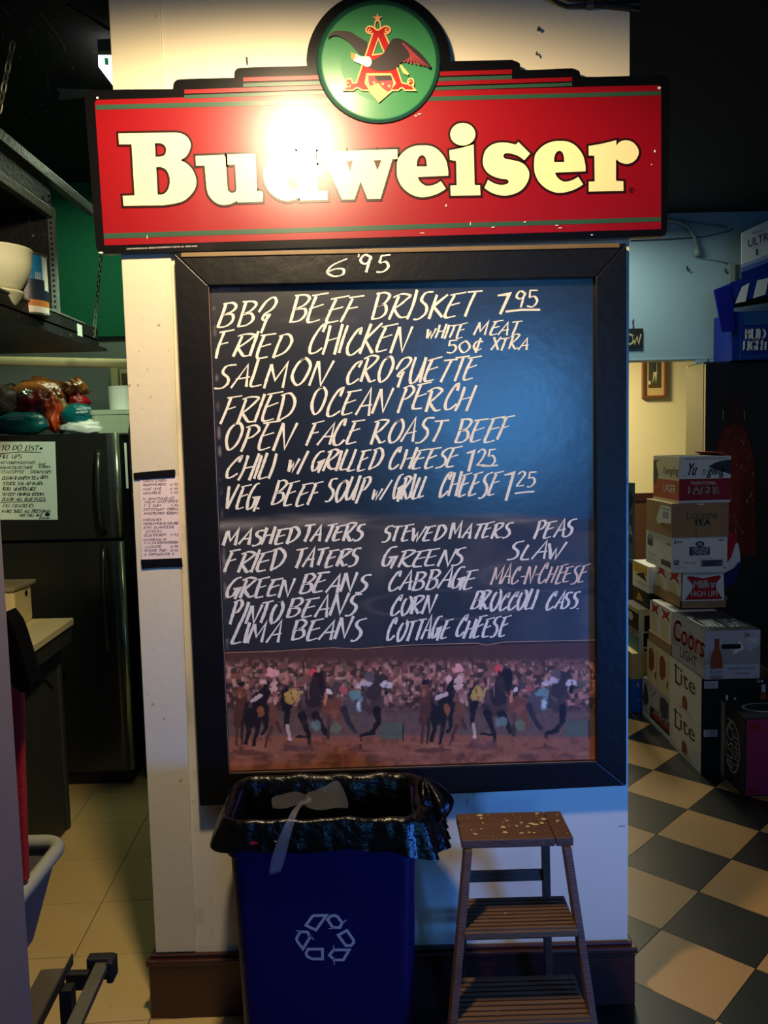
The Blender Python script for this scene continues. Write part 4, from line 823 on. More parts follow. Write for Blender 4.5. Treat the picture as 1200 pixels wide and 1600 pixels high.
# the counter runs away from the camera; its right edge follows the photo's slant
cf = PZ(36, 1019, zc2); ddir = (cb-cf)/np.linalg.norm(cb-cf); cf2 = cb-ddir*1.1
cn = thing('kitchen_counter', (cx1-.3, cy1-.4, 0), 'cream topped counter with dark side in front of the fridge', 'counter')
mb = MB(); mb.prism([(cx1-.75, cy1, zc2-.03), (cx1, cy1, zc2-.03), (cf2[0], cf2[1], zc2-.03), (cx1-.75, cf2[1], zc2-.03)], (0, 0, .03), CT); mb.build('counter_top', cn, bevel=.003)
mb = MB(); mb.prism([(cx1-.7, cy1-.01, zc2-.10), (cx1-.008, cy1-.01, zc2-.10), (cf2[0]-.008, cf2[1]+.02, zc2-.10), (cx1-.7, cf2[1]+.02, zc2-.10)], (0, 0, .069), CS); mb.build('apron_board', cn, bevel=.002)
lx = PZ(118, 1225, .0); mb = MB(); mb.box(cx1-.7, cy1-.06, 0, cx1-.05, cy1-.03, zc2-.1, CS); mb.box(cx1-.09, cf2[1]+.1, 0, cx1-.06, cy1-.03, zc2-.1, CS); mb.build('side_panel', cn, bevel=.002)
mb = MB(); mb.prism([(cx1-.058, cy1-.35, zc2-.1), (cx1-.058, cy1-.14, zc2-.1), (cx1-.058, cy1-.14, zc2-.26)], (.012, 0, 0), CS); mb.build('bracket', cn)
IV = mat('ivory_plastic', (230, 214, 160), .4, var=.05)
k0 = PZ(25, 983, zc2); k1_ = PZ(50, 966, zc2); bxr = PZ(52, 967, zc2)
ob = thing('ivory_container', (k0[0]-.05, k0[1]+.1, zc2), 'ivory plastic container with grey lid on the counter', 'container')
fxy = np.array([k0[0], k0[1]]); bxy = np.array([bxr[0], bxr[1]]); hb = .155
mb = MB(); mb.prism([(fxy[0]-.2, fxy[1], zc2), (fxy[0], fxy[1], zc2), (bxy[0], bxy[1], zc2), (fxy[0]-.2, bxy[1], zc2)], (0, 0, hb), IV); mb.build('container_body', ob, bevel=.012, seg=3)
mb = MB(); mb.prism([(fxy[0]-.21, fxy[1]-.012, zc2+hb), (fxy[0]+.006, fxy[1]-.012, zc2+hb), (bxy[0]+.018, bxy[1]+.01, zc2+hb), (fxy[0]-.21, bxy[1]+.01, zc2+hb)], (0, 0, .018), mat('grey_lid', (150, 142, 112), .45)); mb.build('container_lid', ob, bevel=.005)
BK = mat('slot_black', (8, 8, 8), .7); mh = (fxy*.35+bxy*.65); mb = MB(); mb.lathe([(.0, 0), (.012, 0), (.012, .003), (0, .003)], (mh[0]+.001, mh[1], zc2+hb-.03), BK, 14, ax=Matrix.Rotation(R90, 3, 'Y')); mb.build('handle_slot', ob)
# fridge
SST = mat('dark_stainless', (84, 84, 74), .32, metal=.85, var=.08, scale=3, stretch=(1, 1, 30)); SSL = mat('bright_stainless', (196, 204, 180), .25, metal=.9, var=.05)
FSD = mat('fridge_side_black', (20, 21, 19), .5)
yfr = 1.62; fr0 = PY(181, 690, yfr); zf_top = PY(150, 677, yfr)[2]; zsp = PY(100, 845, yfr)[2]; xr2 = PY(187, 800, yfr)[0]; xl2 = xr2-.84
fg = thing('refrigerator', ((xl2+xr2)/2, yfr+.35, 0), 'dark stainless refrigerator with a to do list taped on its upper door', 'refrigerator')
MB().box(xl2+.01, yfr+.06, .05, xr2-.005, yfr+.72, zf_top-.005, FSD).build('cabinet_body', fg, bevel=.006)
for z0_, z1_ in ((zsp+.008, zf_top), (.075, zsp-.008)):
    mb = MB(); prof = [(xl2, yfr+.055), (xl2, yfr)]+[(xr2-.012+.012*math.sin(t)-.0, yfr+.012-.012*math.cos(t)) for t in np.linspace(0, R90, 6)]+[(xr2+.0, yfr+.055)]
    prof = [(xl2, yfr+.055), (xl2, yfr), (xr2-.06, yfr)]+[(xr2-.05+.05*math.sin(t), yfr+.05-.05*math.cos(t)) for t in np.linspace(.1, R90, 7)]
    dr_ = mb.prism([(x, y, z0_) for x, y in prof], (0, 0, z1_-z0_), SST).build('door', fg)
    hx = PY(155, 760, yfr-.04)[0]
    hz0, hz1 = (zsp+.03, PY(152, 705, yfr-.05)[2]) if z0_ > 1 else (zsp-.55, zsp-.03)
    hp = [(hx, yfr, hz0), (hx, yfr-.035, hz0+.03), (hx, yfr-.05, hz0+.1), (hx, yfr-.055, (hz0+hz1)/2), (hx, yfr-.05, hz1-.1), (hx, yfr-.035, hz1-.03), (hx-.01, yfr, hz1)]
    MB().tube(hp, .013, SST, 10).build('handle', dr_, smooth=True)
mb = MB(); mb.tube([(xr2-.006, yfr+.012, .08), (xr2-.006, yfr+.012, zsp-.01)], .016, SSL, 10); mb.build('edge_trim', fg, smooth=True, label='bright rounded steel edge')
mb = MB(); mb.tube([(xr2-.006, yfr+.012, zsp+.01), (xr2-.006, yfr+.012, zf_top)], .016, SSL, 10); mb.build('edge_trim', fg, smooth=True, label='bright rounded steel edge')
MB().box(xl2+.02, yfr+.03, .0, xr2-.02, yfr+.6, .072, FSD).build('kick_plate', fg)
# to do list
PG = mat('white_note_paper', (226, 236, 214), .7, var=.03); INK = mat('marker_ink', (14, 18, 16), .6)
Yt = yfr-.003; NT = lambda x, y, l=0: PY(x, y, Yt-l)
td = thing('paper_note', NT(45, 812), 'white to do list handwritten in black marker on the fridge door', 'note')
mb = MB(); mb.prism([NT(-6, 690), NT(86, 690), NT(90, 812), NT(-4, 812)], (0, .002, 0), PG); mb.build('paper', td)
mb = MB(); F_ = lambda x, y: NT(x, y, .0008)
for t, xa_, xb_, yb_3, h, thk in (('TO DO LIST', 1, 62, 704, 8.5, 1.2), ('*', 62, 68, 703, 5, 1.5), ('FILL UPS', -1, 36, 716.5, 6.5, 1), ('-KETCHUP/MUSTARD', -1, 56, 725, 4.5, .75), ('SUGAR/SWEETNER', -2, 52, 732.5, 4.3, .75), ('- BAR', 56, 72, 727.5, 4, .75), ('NAPKINS', 61, 80, 731.5, 4, .7), ('-TEA/COFFEE', -1, 39, 739.5, 4.5, .75), ('- STRAWS/CUPS', 43, 81, 739.5, 4.5, .75),
    ('CLEAN & EMPTY TEA', 3, 61, 749.5, 5.2, 1), ('URNS', 63, 77, 748, 5.5, .8), ('STOCK SALAD BAR*', 4, 68, 758, 5, 1), ('ROLL SILVERWARE', 4, 57, 766.5, 5, 1), ('SWEEP DINING ROOM', 3, 70, 774.5, 5, 1), ('CLEAN ALL BAR MATS', 3, 72, 782.5, 5, 1),
    ('Fill Crackers', 5, 54, 792.5, 5, .8), ('Make sure all dressings', 3, 80, 801, 5, .85), ('are full and', 30, 67, 807, 4.2, .85), ('Clean', 61, 78, 811, 3.4, .8)):
    handwrite(mb, t, xa_, xb_, yb_3, h, F_, INK, thk*1.15, seed=1, slope=0, k=3, jit=.05)
mb.ribbon([F_(0, 709), F_(32, 706), F_(64, 707)], .0035, (0, -1, 0), INK); mb.ribbon([F_(0, 785), F_(72, 783)], .003, (0, -1, 0), INK)
mb.poly([[F_(74+4.2*math.cos(t), 804+2.6*math.sin(t)) for t in np.arange(0, 6.28, .5)]], INK)
mb.build('handwriting', td)
# things on top of the fridge
ztp = zf_top
def blob(name, px, py, Y, rx, ry, rz, m, seed, label, cat, amp=.22, lobes=3, parts=None, group=None):
    c_ = PY(px, py, Y); mb = MB(); nu, nv = 28, 18; G = []
    for j in range(nv+1):
        v = math.pi*j/nv; row = []
        for i in range(nu):
            u = 2*math.pi*i/nu; d = Vector((math.sin(v)*math.cos(u), math.sin(v)*math.sin(u), math.cos(v)))
            k = 1+amp*noise.noise(d*lobes*.8+Vector((seed, 0, 0)))+amp*.7*abs(noise.noise(d*lobes*2.2+Vector((0, seed, 0))))
            z = c_[2]+rz*d.z*k; row.append((c_[0]+rx*d.x*k, c_[1]+ry*d.y*k, max(z, ztp+.001)))
        G.append(row)
    mb.grid(G, m, closed_u=True); return mb.build(name, smooth=True, label=label, cat=cat, group=group)
TEAL = mat('teal_film', (6, 96, 96), .28, var=.25, scale=20, bump=.4, bscale=40); BRN = mat('amber_film', (176, 104, 44), .22, var=.6, scale=30, bump=.6, bscale=50, trans=.2); RDF = mat('dark_red_film', (96, 18, 16), .3, var=.5, scale=25, bump=.5)
ORG = mat('orange_film', (190, 70, 24), .3, var=.5, scale=30, bump=.6); KRF = mat('tan_film', (176, 148, 104), .35, var=.5, scale=30, bump=.5); GRB = mat('grey_brown_film', (66, 50, 38), .5, var=.5, scale=20, bump=.5)
FTX = mat('film_print', (215, 225, 220), .5); WHF = mat('white_plastic', (236, 238, 222), .4, var=.03)
blob('bread_bag', 8, 640, 1.9, .10, .10, .12, GRB, 1, 'dull brown wrapped bread bag at the left end of the fridge top', 'bread bag')
blob('bread_bag', 62, 625, 1.92, .16, .08, .10, BRN, 2, 'amber brown bread bag lying at the back of the pile on the fridge', 'bread bag')
blob('bread_bag', 60, 643, 1.82, .10, .08, .09, RDF, 3, 'dark red bread bag in the middle of the pile on the fridge', 'bread bag', amp=.35)
t1_ = blob('snack_bag', 36, 662, 1.72, .135, .06, .055, TEAL, 4, 'left flat teal bag with white print on the front of the fridge top', 'bag', amp=.12)
blob('bread_bag', 84, 650, 1.74, .045, .05, .075, ORG, 5, 'orange crumpled bag between the two teal bags', 'bread bag', amp=.4)
blob('bread_bag', 93, 650, 1.80, .05, .05, .08, KRF, 6, 'tan crumpled bag end beside the right teal bag', 'bread bag', amp=.4)
blob('bread_bag', 87, 622, 1.86, .045, .05, .045, BRN, 7, 'amber twisted bag end above the orange bag', 'bread bag', amp=.5)
blob('bread_bag', 118, 608, 1.90, .055, .05, .048, BRN, 8, 'amber bag end sticking up highest on the pile', 'bread bag', amp=.5)
blob('bread_bag', 122, 628, 1.88, .05, .05, .04, mat('bright_red_film', (170, 24, 30), .3, var=.4, scale=30, bump=.4), 9, 'bright red bag behind the right teal bag', 'bread bag', amp=.3)
t2_ = blob('snack_bag', 122, 650, 1.73, .082, .06, .06, TEAL, 10, 'right plump teal bag with white print sitting on a white bag', 'bag', amp=.12)
blob('plastic_bag', 130, 668, 1.71, .095, .05, .035, WHF, 11, 'white plastic bag under the right teal bag', 'bag', amp=.3)
blob('foil_wrapper', 42, 616, 1.80, .028, .03, .022, mat('silver_foil', (200, 200, 190), .15, metal=.8, bump=.6), 12, 'small crumpled silver foil on the amber bread bag', 'wrapper', amp=.6)
for par, pos in ((t1_, (12, 652, 33, 3.5, 1.655)), (t2_, (119, 641, 24, 3.2, 1.655))):
    mb = MB(); x_, y_, wd_, hh, YY = pos
    handwrite(mb, 'MUSTARDS', x_, x_+wd_, y_, hh, lambda a, b: PY(a, b, YY), FTX, .9, slope=-.08, k=3); handwrite(mb, 'NATURAL', x_, x_+wd_*.8, y_+5, hh, lambda a, b: PY(a, b, YY), FTX, .9, slope=-.08, k=3); mb.build('bag_print', par)
c_ = PY(175, 672, 1.78); tbz = thing('storage_tub', (c_[0]+.02, c_[1], ztp), 'translucent pale green storage tub at the right end of the fridge top', 'container')
TG = mat('pale_green_plastic', (176, 190, 158), .35, var=.05)
mb = MB(); r_ = []
for z, s_ in ((0, .9), (.09, 1), (.09, 1.05), (.1, 1.05)): r_.append(rrect(c_[0]+.02, c_[1], .098*s_, .09*s_, .03, z=ztp+z))
mb.grid(r_, TG, closed_u=True); mb.add(r_[0], [tuple(range(len(r_[0])))[::-1]], TG); mb.build('tub_body', tbz); mb = MB(); mb.prism(rrect(c_[0]+.02, c_[1], .104, .094, .03, z=ztp+.1), (0, 0, .012), TG); mb.build('tub_lid', tbz)
c_ = PY(192, 640, 1.80); MB().lathe([(0, 0), (.062, 0), (.066, .1), (.068, .115), (0, .118)], (c_[0], c_[1], ztp+.113), WHF, 24).build('white_tub', smooth=False, label='round white plastic tub standing on the pale green tub', cat='container')
c_ = PY(150, 638, 1.80); mb = MB(); mb.lathe([(0, 0), (.04, 0), (.042, .05), (.03, .06), (0, .06)], (c_[0], c_[1], ztp+.0), mat('dark_jar', (50, 30, 24), .3), 20).build('jar_body', None, label='jar with red lid between the teal bag and the green tub', cat='jar')
j_ = bpy.data.objects['jar_body']; j_.name = 'jar'; MB().lathe([(0, 0), (.045, 0), (.045, .018), (0, .02)], (c_[0], c_[1], ztp+.06), mat('red_lid', (180, 30, 26), .4), 20).build('lid', j_)
# soffit rail and the wall above it
ra_ = PY(0, 564, 1.9); rb_ = PY(200, 568, 1.9)
mb = MB(); mb.tube([(-2.74, 1.9, ra_[2]+.005), (ra_[0], 1.9, ra_[2]), (rb_[0], 1.9, rb_[2]), (-.7, 1.9, rb_[2]-.008)], .0235, mat('stained_cream_pipe', (206, 190, 140), .5, var=.35, scale=9), 12)
mb.build('cream_pipe', smooth=True, label='stained cream pipe running across above the fridge', cat='pipe')
# cream door trim and things far right behind the fridge
a_ = PY(176, 600, 2.44); b_2 = PY(187, 600, 2.44); struct('trim_5', MB().box(a_[0], 2.41, .0, b_2[0], 2.45, PY(180, 572, 2.44)[2], mat('cream_casing', (200, 194, 140), .5)), bevel=.003)
fr1 = PY(187, 578, 2.43); fr2 = PY(202, 605, 2.43)
pf = thing('small_picture', (fr1[0], 2.44, fr2[2]), 'small pale framed picture on the kitchen wall above the white tub', 'picture frame')
MB().box(fr1[0], 2.425, fr2[2], fr2[0]+.06, 2.45, fr1[2], mat('beige_frame', (190, 178, 140), .5)).build('frame', pf, bevel=.003); MB().box(fr1[0]+.012, 2.42, fr2[2]+.02, fr2[0]+.05, 2.426, fr1[2]-.02, mat('brown_print', (96, 74, 44), .6)).build('print', pf)
a_ = PY(188, 612, 2.43); b_2 = PY(206, 627, 2.43); MB().box(a_[0], 2.425, b_2[2], b_2[0]+.05, 2.449, a_[2], WHF).build('white_card', bevel=.002, label='white card below the small framed picture', cat='card')
# black rack beside the fridge
RK = mat('rack_black', (15, 16, 15), .45, var=.2); rx0 = xr2+.035; rk = thing('black_rack', (rx0+.2, 1.95, 0), 'black metal rack between the fridge and the cream wall', 'rack')
for x_ in (rx0+.01, rx0+.46):
    for y_ in (1.72, 2.2): MB().box(x_-.012, y_-.012, 0, x_+.012, y_+.012, PY(208, 640, 1.7)[2], RK).build('post', rk)
for z_ in (.12, PY(210, 942, 1.7)[2], PY(210, 775, 1.7)[2], 1.55): MB().box(rx0, 1.7, z_-.018, rx0+.48, 2.22, z_+.012, mat('rack_shelf', (58, 60, 58), .4)).build('shelf', rk, bevel=.002)
MB().box(rx0+.04, 1.80, .13, rx0+.44, 2.2, 1.03, RK).build('lower_case', rk, bevel=.01); MB().box(rx0+.05, 1.82, 1.25, rx0+.44, 2.2, 1.53, RK).build('upper_case', rk, bevel=.01)
a_ = PY(194, 692, 1.69); b_2 = PY(201, 763, 1.69); MB().box(a_[0], 1.688, b_2[2], b_2[0], 1.692, a_[2], PG).build('card_strip', label='narrow white card hanging on the black rack', cat='card')

# ------------------------------------------------------------------ hanging black shelf with chains
HS = mat('shelf_black', (26, 28, 26), .5, var=.35, scale=14, bump=.25, spots=.35); HG = mat('shelf_grey_edge', (92, 96, 88), .45, var=.4, scale=30, bump=.2)
xe = -1.23; zs = 2.125; hs = thing('hanging_shelf', (xe-.3, .6, zs), 'black metal shelf hung on chains from the dark ceiling at left', 'shelf')
ye = PX(152, 530, xe)[1]
MB().box(xe-.55, -.75, zs-.004, xe, ye, zs+.004, HS).build('lower_tray', hs)
MB().box(xe-.006, -.75, zs-.028, xe, ye+.02, zs+.052, HS).build('tray_edge', hs, bevel=.002); MB().box(xe-.04, -.75, zs+.046, xe+.006, ye-.16, zs+.054, HG).build('edge_bead', hs, bevel=.002)
MB().box(xe-.55, -.75, zs-.04, xe+.012, ye+.09, zs-.028, HS).build('under_flange', hs)
MB().box(xe, ye-.24, zs-.01, xe+.002, ye-.19, zs+.038, PG).build('sticker', hs, label='small white sticker')
uz0, uz1 = 2.56, 2.71; MB().box(xe-.03, -.75, uz1-.03, xe, 1.5, uz1+.01, HG).build('upper_rail', hs, bevel=.002); MB().box(xe-.03, -.75, uz0-.02, xe, 1.04, uz0+.015, HG).build('upper_rail', hs, bevel=.002)
MB().box(xe-.55, -.75, uz0+.0, xe-.02, 1.05, uz1-.02, HS).build('upper_case', hs)
py_ = PX(88, 400, xe)[1]; MB().box(xe-.55, py_-.01, zs+.0, xe-.02, py_, uz0, HS).build('end_panel', hs)
mb = MB(); mb.box(xe-.022, py_-.012, zs+.05, xe+.002, py_+.006, uz0+.02, HG)
pst = mb.build('perforated_post', hs); hm = MB()
for k in range(22): z_ = zs+.07+k*.02; hm.box(xe-.014, py_-.0135, z_, xe-.006, py_-.0115, z_+.010, BK)
hm.build('slots', pst)
# chains, link by link
LK = mat('chain_steel', (120, 122, 108), .4, metal=.5, var=.3)
def chain(name, a, b, label, step=.026, sc_=1.0):
    a = np.array(a, float); b = np.array(b, float); L = np.linalg.norm(b-a); n = int(L/step); rt = thing(name, b, label, 'chain'); d = Vector((b-a)/L)
    lm = MB(); lm.tube([(.007*sc_*math.cos(t), 0, .0145*sc_*math.sin(t)+.0035*sc_*(1 if math.sin(t) > 0 else -1)) for t in np.linspace(0, 2*math.pi, 13)[:-1]], .0026*sc_, LK, 6, closed=True)
    me = bpy.data.meshes.new('link'); me.from_pydata(lm.v, [], lm.f); me.materials.append(LK)
    q0 = d.to_track_quat('Z', 'Y')
    for i in range(n):
        o = bpy.data.objects.new('link', me); COL.objects.link(o); o.parent = rt; p = a+(b-a)*(i+.5)/n; o.location = p-b
        o.rotation_mode = 'QUATERNION'; from mathutils import Quaternion as Q
        o.rotation_quaternion = q0 @ Q((0, 0, 1), R90*(i % 2)+.4)
chain('shelf_chain', PX(172, 380, xe)+np.array([0, 0, .25]), (xe, PX(146, 522, xe)[1], zs+.01), 'thin chain holding the far corner of the black shelf against the green wall')
c0 = PY(20, 66, .25); c1_ = PY(-2, 176, .25)
chain('shelf_chain', c0, c1_, 'grey chain hanging down at the upper left corner of the photo', sc_=1.05)
# bowl and tin on the shelf
p = PX(22, 470, xe-.05)
bw = thing('white_bowl', (-1.38, .62, zs+.06), 'stack of large cream bowls on the black hanging shelf', 'bowls')
CB = mat('cream_plastic_bowl', (220, 226, 196), .35, var=.03); bc = PY(-6, 452, .62); bc = np.array([bc[0], .62, zs+.005])
mb = MB(); mb.lathe([(0, .004), (.05, .0), (.06, .01), (.085, .05), (.088, .052), (.088, .058), (.08, .058), (0, .02)], bc, CB, 40); mb.build('lower_bowl', bw, smooth=True)
mb = MB(); mb.lathe([(0, .05), (.05, .05), (.085, .075), (.112, .125), (.118, .150), (.121, .195), (.124, .2), (.118, .2), (.110, .15), (0, .07)], bc, CB, 40); mb.build('upper_bowl', bw, smooth=True)
tc = PY(40, 468, .80); tcz = zs+.005; tc = np.array([PY(38, 430, .80)[0], .80, tcz]); tn = thing('food_tin', tc, 'large tin with blue, white and orange label on the black shelf', 'tin')
rt_ = .078
mb = MB(); mb.lathe([(rt_, 0), (rt_, .205)], (0, 0, 0), mat('x', (1, 1, 1)), 4)  # proportions
TW = mat('tin_white', (236, 232, 214), .35); TB = mat('tin_blue', (40, 130, 190), .35, var=.3, scale=20); TO = mat('tin_orange', (206, 130, 60), .4, var=.3, scale=30); TN_ = mat('tin_navy', (34, 44, 66), .4); TM = mat('tin_metal', (150, 150, 140), .3, metal=.8)
def cyl(z0, z1, m, r=rt_, nm='label_band'): mb = MB(); mb.lathe([(r, z0), (r, z1)], tc, m, 36); return mb.build(nm, tn, smooth=False)
mb = MB(); mb.lathe([(0, 0), (rt_-.001, 0), (rt_+.002, .003), (rt_-.001, .006), (rt_-.001, .212), (rt_+.003, .215), (rt_+.003, .219), (rt_-.003, .219), (rt_-.004, .212), (0, .212)], tc, TM, 36); mb.build('tin_body', tn)
cyl(.008, .03, TW); cyl(.03, .052, TO, rt_+.0003); cyl(.052, .105, TN_, rt_+.0002); cyl(.105, .21, TW, rt_)
mb = MB(); 
def band(a0, a1, z0, z1, m, r): 
    A = np.linspace(a0, a1, 12); mb.add([tc+np.array([r*math.cos(t), r*math.sin(t), z0]) for t in A]+[tc+np.array([r*math.cos(t), r*math.sin(t), z1]) for t in A], [(i, i+1, 13+i, 12+i) for i in range(11)], m)
band(-1.3, -.3, .12, .21, TB, rt_+.0006); band(-1.1, -.2, .06, .125, TN_, rt_+.0008); band(-.7, .4, .09, .15, TW, rt_+.0006); band(-2.3, -1.5, .06, .15, TW, rt_+.0007)
mb.build('label_print', tn)
# fluorescent fixture glimpsed at the ceiling, scratches
a_ = PZ(154, 88, 3.08); fx = thing('ceiling_light', (a_[0]+.2, a_[1]+.2, 3.06), 'bright white ceiling light with a green patch left of the cream wall', 'light')
FXB = mat('fixture_metal', (120, 124, 116), .4, metal=.3); EM = mat('lit_diffuser', (255, 255, 250), .4, emit=3.0, var=0)
zz = 3.05; q = [PZ(154, 86, zz), PZ(186, 86, zz), PZ(190, 152, zz), PZ(176, 133, zz), PZ(154, 104, zz)]
mb = MB(); mb.prism([p_ for p_ in q], (0, 0, .02), EM); mb.build('diffuser', fx)
q2 = [PZ(153, 80, zz), PZ(190, 78, zz), PZ(190, 86, zz), PZ(153, 86, zz)]; mb = MB(); mb.prism(q2, (0, 0, .04), FXB); mb.build('housing', fx)
gq = [PZ(163, 91, zz-.002), PZ(169, 91, zz-.002), PZ(170, 102, zz-.002), PZ(164, 101, zz-.002)]; mb = MB(); mb.prism(gq, (0, 0, .001), mat('green_patch', (10, 140, 80), .4, emit=.6)); mb.build('green_patch', fx)
mb = MB(); mb.tube([PZ(104, 8, 3.1), PZ(140, 28, 3.1), PZ(172, 46, 3.1)], .006, CBL, 6); mb.build('ceiling_wire', label='black wire running along the dark ceiling at left', cat='wire')
mb = MB(); mb.prism([PY(88, 138, 1.2), PY(148, 140, 1.2), PY(150, 150, 1.2), PY(90, 155, 1.2), PY(94, 147, 1.2)], (0, .01, 0), mat('torn_board', (88, 88, 70), .8)); mb.build('torn_board', label='torn strip of pale board under the ceiling left of the sign', cat='board')
mb = MB(); rnd = random.Random(31)
for k in range(60):
    x, y = rnd.gauss(60, 32), rnd.gauss(120, 60); 
    if x > 150 or y > 250: continue
    p_ = PZ(x, y, 3.118); 
    if p_[1] > 2.3: continue
    mb.ribbon([p_, p_+np.array([rnd.uniform(-.02, .02), rnd.uniform(-.04, .04), 0])], rnd.uniform(.0015, .004), (0, 0, -1), HG)
mb.ribbon([PZ(62, 18, 3.117), PZ(88, 52, 3.117), PZ(100, 72, 3.117), PZ(102, 82, 3.117)], .003, (0, 0, -1), HG); mb.ribbon([PZ(0, 8, 3.117), PZ(18, 28, 3.117)], .003, (0, 0, -1), HG)
mb.build('ceiling_scratches', bpy.data.objects['ceiling'], label='pale scratches and cobwebs on the black ceiling')
# ------------------------------------------------------------------ hall: cooler, cartons, sign plate, pipe
# dark drinks cooler with a printed bottle on its door
CK = mat('cooler_black', (18, 22, 26), .32, var=.1, coat=.3); CG = mat('cooler_glass', (24, 30, 36), .15, var=.1, coat=.6)
yc = 2.95; cp = PY(1102, 565, yc); cx0 = cp[0]; cz = cp[2]
cl = thing('drinks_cooler', (cx0+.55, yc+.15, 0), 'tall black drinks cooler with a large bottle printed on its door', 'cooler')
MB().box(cx0, yc+.02, 0, 3.28, 3.27, cz, CK).build('cooler_body', cl, bevel=.006)
dw = .62; cd_ = MB().box(cx0+.0, yc-.012, .1, cx0+dw, yc+.018, cz-.012, CG).build('door', cl, bevel=.004)
MB().box(cx0+dw+.008, yc-.012, .1, 3.27, yc+.018, cz-.012, CG).build('door', cl, bevel=.004)
Yd = yc-.0135; D_ = lambda x, y, l=0: PY(x, y, Yd-l)
BT = mat('bottle_brown', (92, 30, 20), .3, var=.5, scale=9); BTH = mat('bottle_highlight', (150, 96, 70), .3); DROP = mat('drop_pale', (150, 150, 140), .2)
mb = MB(); bo = sm([(1131, 618), (1133, 655, 1), (1128, 672, 1), (1117, 700, 1), (1113, 740, 1), (1113, 800), (1112, 870), (1184, 870), (1184, 800), (1182, 740, 1), (1176, 700, 1), (1166, 672, 1), (1162, 655, 1), (1163, 618)])
mb.poly([[D_(*p, .0008) for p in bo]], mat('bottle_neck_dark', (44, 26, 24), .3, var=.3)); mb.poly([[D_(*p, .0011) for p in sm([(1131, 668), (1120, 700, 1), (1116, 740, 1), (1116, 868), (1181, 868), (1180, 740, 1), (1174, 700, 1), (1164, 668), (1148, 662, 1)])]], BT); mb.poly([[D_(*p, .0013) for p in sm([(1140, 700, 1), (1126, 760, 1), (1128, 860, 1), (1150, 850, 1), (1158, 760, 1), (1152, 710, 1)])]], mat('bottle_glow_brown', (108, 36, 24), .3, var=.5, scale=14)); pr_b = mb.build('printed_bottle', cl, label='printed reddish brown bottle')
mb = MB(); rnd = random.Random(2)
for k in range(60):
    x = rnd.uniform(1117, 1180); y = rnd.uniform(640, 830); L_ = rnd.uniform(1, 7)
    if abs(x-1148) > 15 and y < 690: continue
    mb.ribbon([D_(x, y, .0014), D_(x+rnd.uniform(-.6, .6), y+L_, .0014)], rnd.uniform(.002, .005), (0, -1, 0), rnd.choice([BTH, DROP]))
for x in (1130, 1163): mb.ribbon([D_(x, 640, .0014), D_(x, 656, .0014)], .004, (0, -1, 0), DROP)
mb.build('water_drops', pr_b)
# round tricolour sign leaning on the cooler
PR, PW_, PB = mat('disc_red', (190, 20, 40), .35), mat('disc_white', (225, 225, 220), .35), mat('disc_blue', (16, 34, 100), .35)
yp = 2.2; A0, A1 = D_(1100, 700), D_(1160, 700)
pc = thing('round_sign', PY(1137, 917, yp), 'round red, white and blue sign behind the cartons beside the dark cooler', 'sign')
P_ = lambda x, y, l=0: PY(x, y, yp-l)
def arc(a0, a1, n=20): return [(1134+23*math.cos(t), 873+44.5*math.sin(t)) for t in np.linspace(a0, a1, n)]
mb = MB(); mb.prism([P_(*p) for p in arc(0, 2*math.pi, 41)[:-1]], (0, .02, 0), PW_); mb.build('sign_disc', pc, bevel=.003)
mb = MB(); t0 = -.15
up = [p for p in arc(-math.pi+.1, -.55)]; mb.poly([[P_(*p, .002) for p in up+[(1150, 848), (1142, 872), (1128, 888), (1112, 892)]]], PR)
dn = [p for p in arc(.15, math.pi-.2)]; mb.poly([[P_(*p, .002) for p in dn+[(1112, 900), (1130, 896), (1146, 888), (1154, 878)]]], PB)
mb.build('colour_wave', pc)

# printing colours
def pm(n, c): return mat('print_'+n, c, .6, var=.05, spec=.3)
WH = pm('white', (226, 226, 216)); K = pm('black', (16, 16, 18)); RD = pm('red', (176, 26, 40)); CRM = pm('cream', (216, 204, 160)); NVY = pm('navy', (22, 34, 84)); GR = pm('grey', (150, 154, 156)); MAG = pm('maroon', (150, 30, 44)); KB = pm('kraft', (164, 128, 86))
KD = pm('kraft_dark', (120, 92, 60)); GRN2 = pm('dull_green', (40, 66, 66)); PKB = pm('pink', (150, 44, 90)); BLU = pm('blue', (24, 100, 190)); TANB = pm('tan', (206, 182, 120)); GOLD = pm('gold', (200, 160, 60)); SIL = pm('silver', (176, 178, 188)); BOT = pm('amber', (140, 66, 36)); TEALP = pm('teal', (70, 130, 150)); DBL = pm('deep_blue', (14, 40, 130)); DGR = pm('dark_grey', (54, 56, 62)); CHAR = pm('charcoal', (34, 36, 42))
def carton(name, label, x0, x1, y0, y1, z0, z1, m, front=None, left=None, top=None, group='cartons stacked in the hall', body='carton_body', bev=.003, cat='box', topm=None):
    t = thing(name, ((x0+x1)/2, (y0+y1)/2, z0), label, cat, group); mb = MB(); mb.box(x0, y0, z0, x1, y1, z1, m); mb.build(body, t, bevel=bev)
    if topm: MB().box(x0+.001, y0+.001, z1-.001, x1-.001, y1-.001, z1+.0006, topm).build('carton_top', t)
    if front: printed('front_print', t, (x0, y0, z0), (x1-x0, 0, 0), (0, 0, z1-z0), front)
    if left: printed('side_print', t, (x0, y1, z0), (0, y0-y1, 0), (0, 0, z1-z0), left)
    if top: printed('top_print', t, (x0, y0, z1+.0008), (x1-x0, 0, 0), (0, y1-y0, 0), top)
    return t
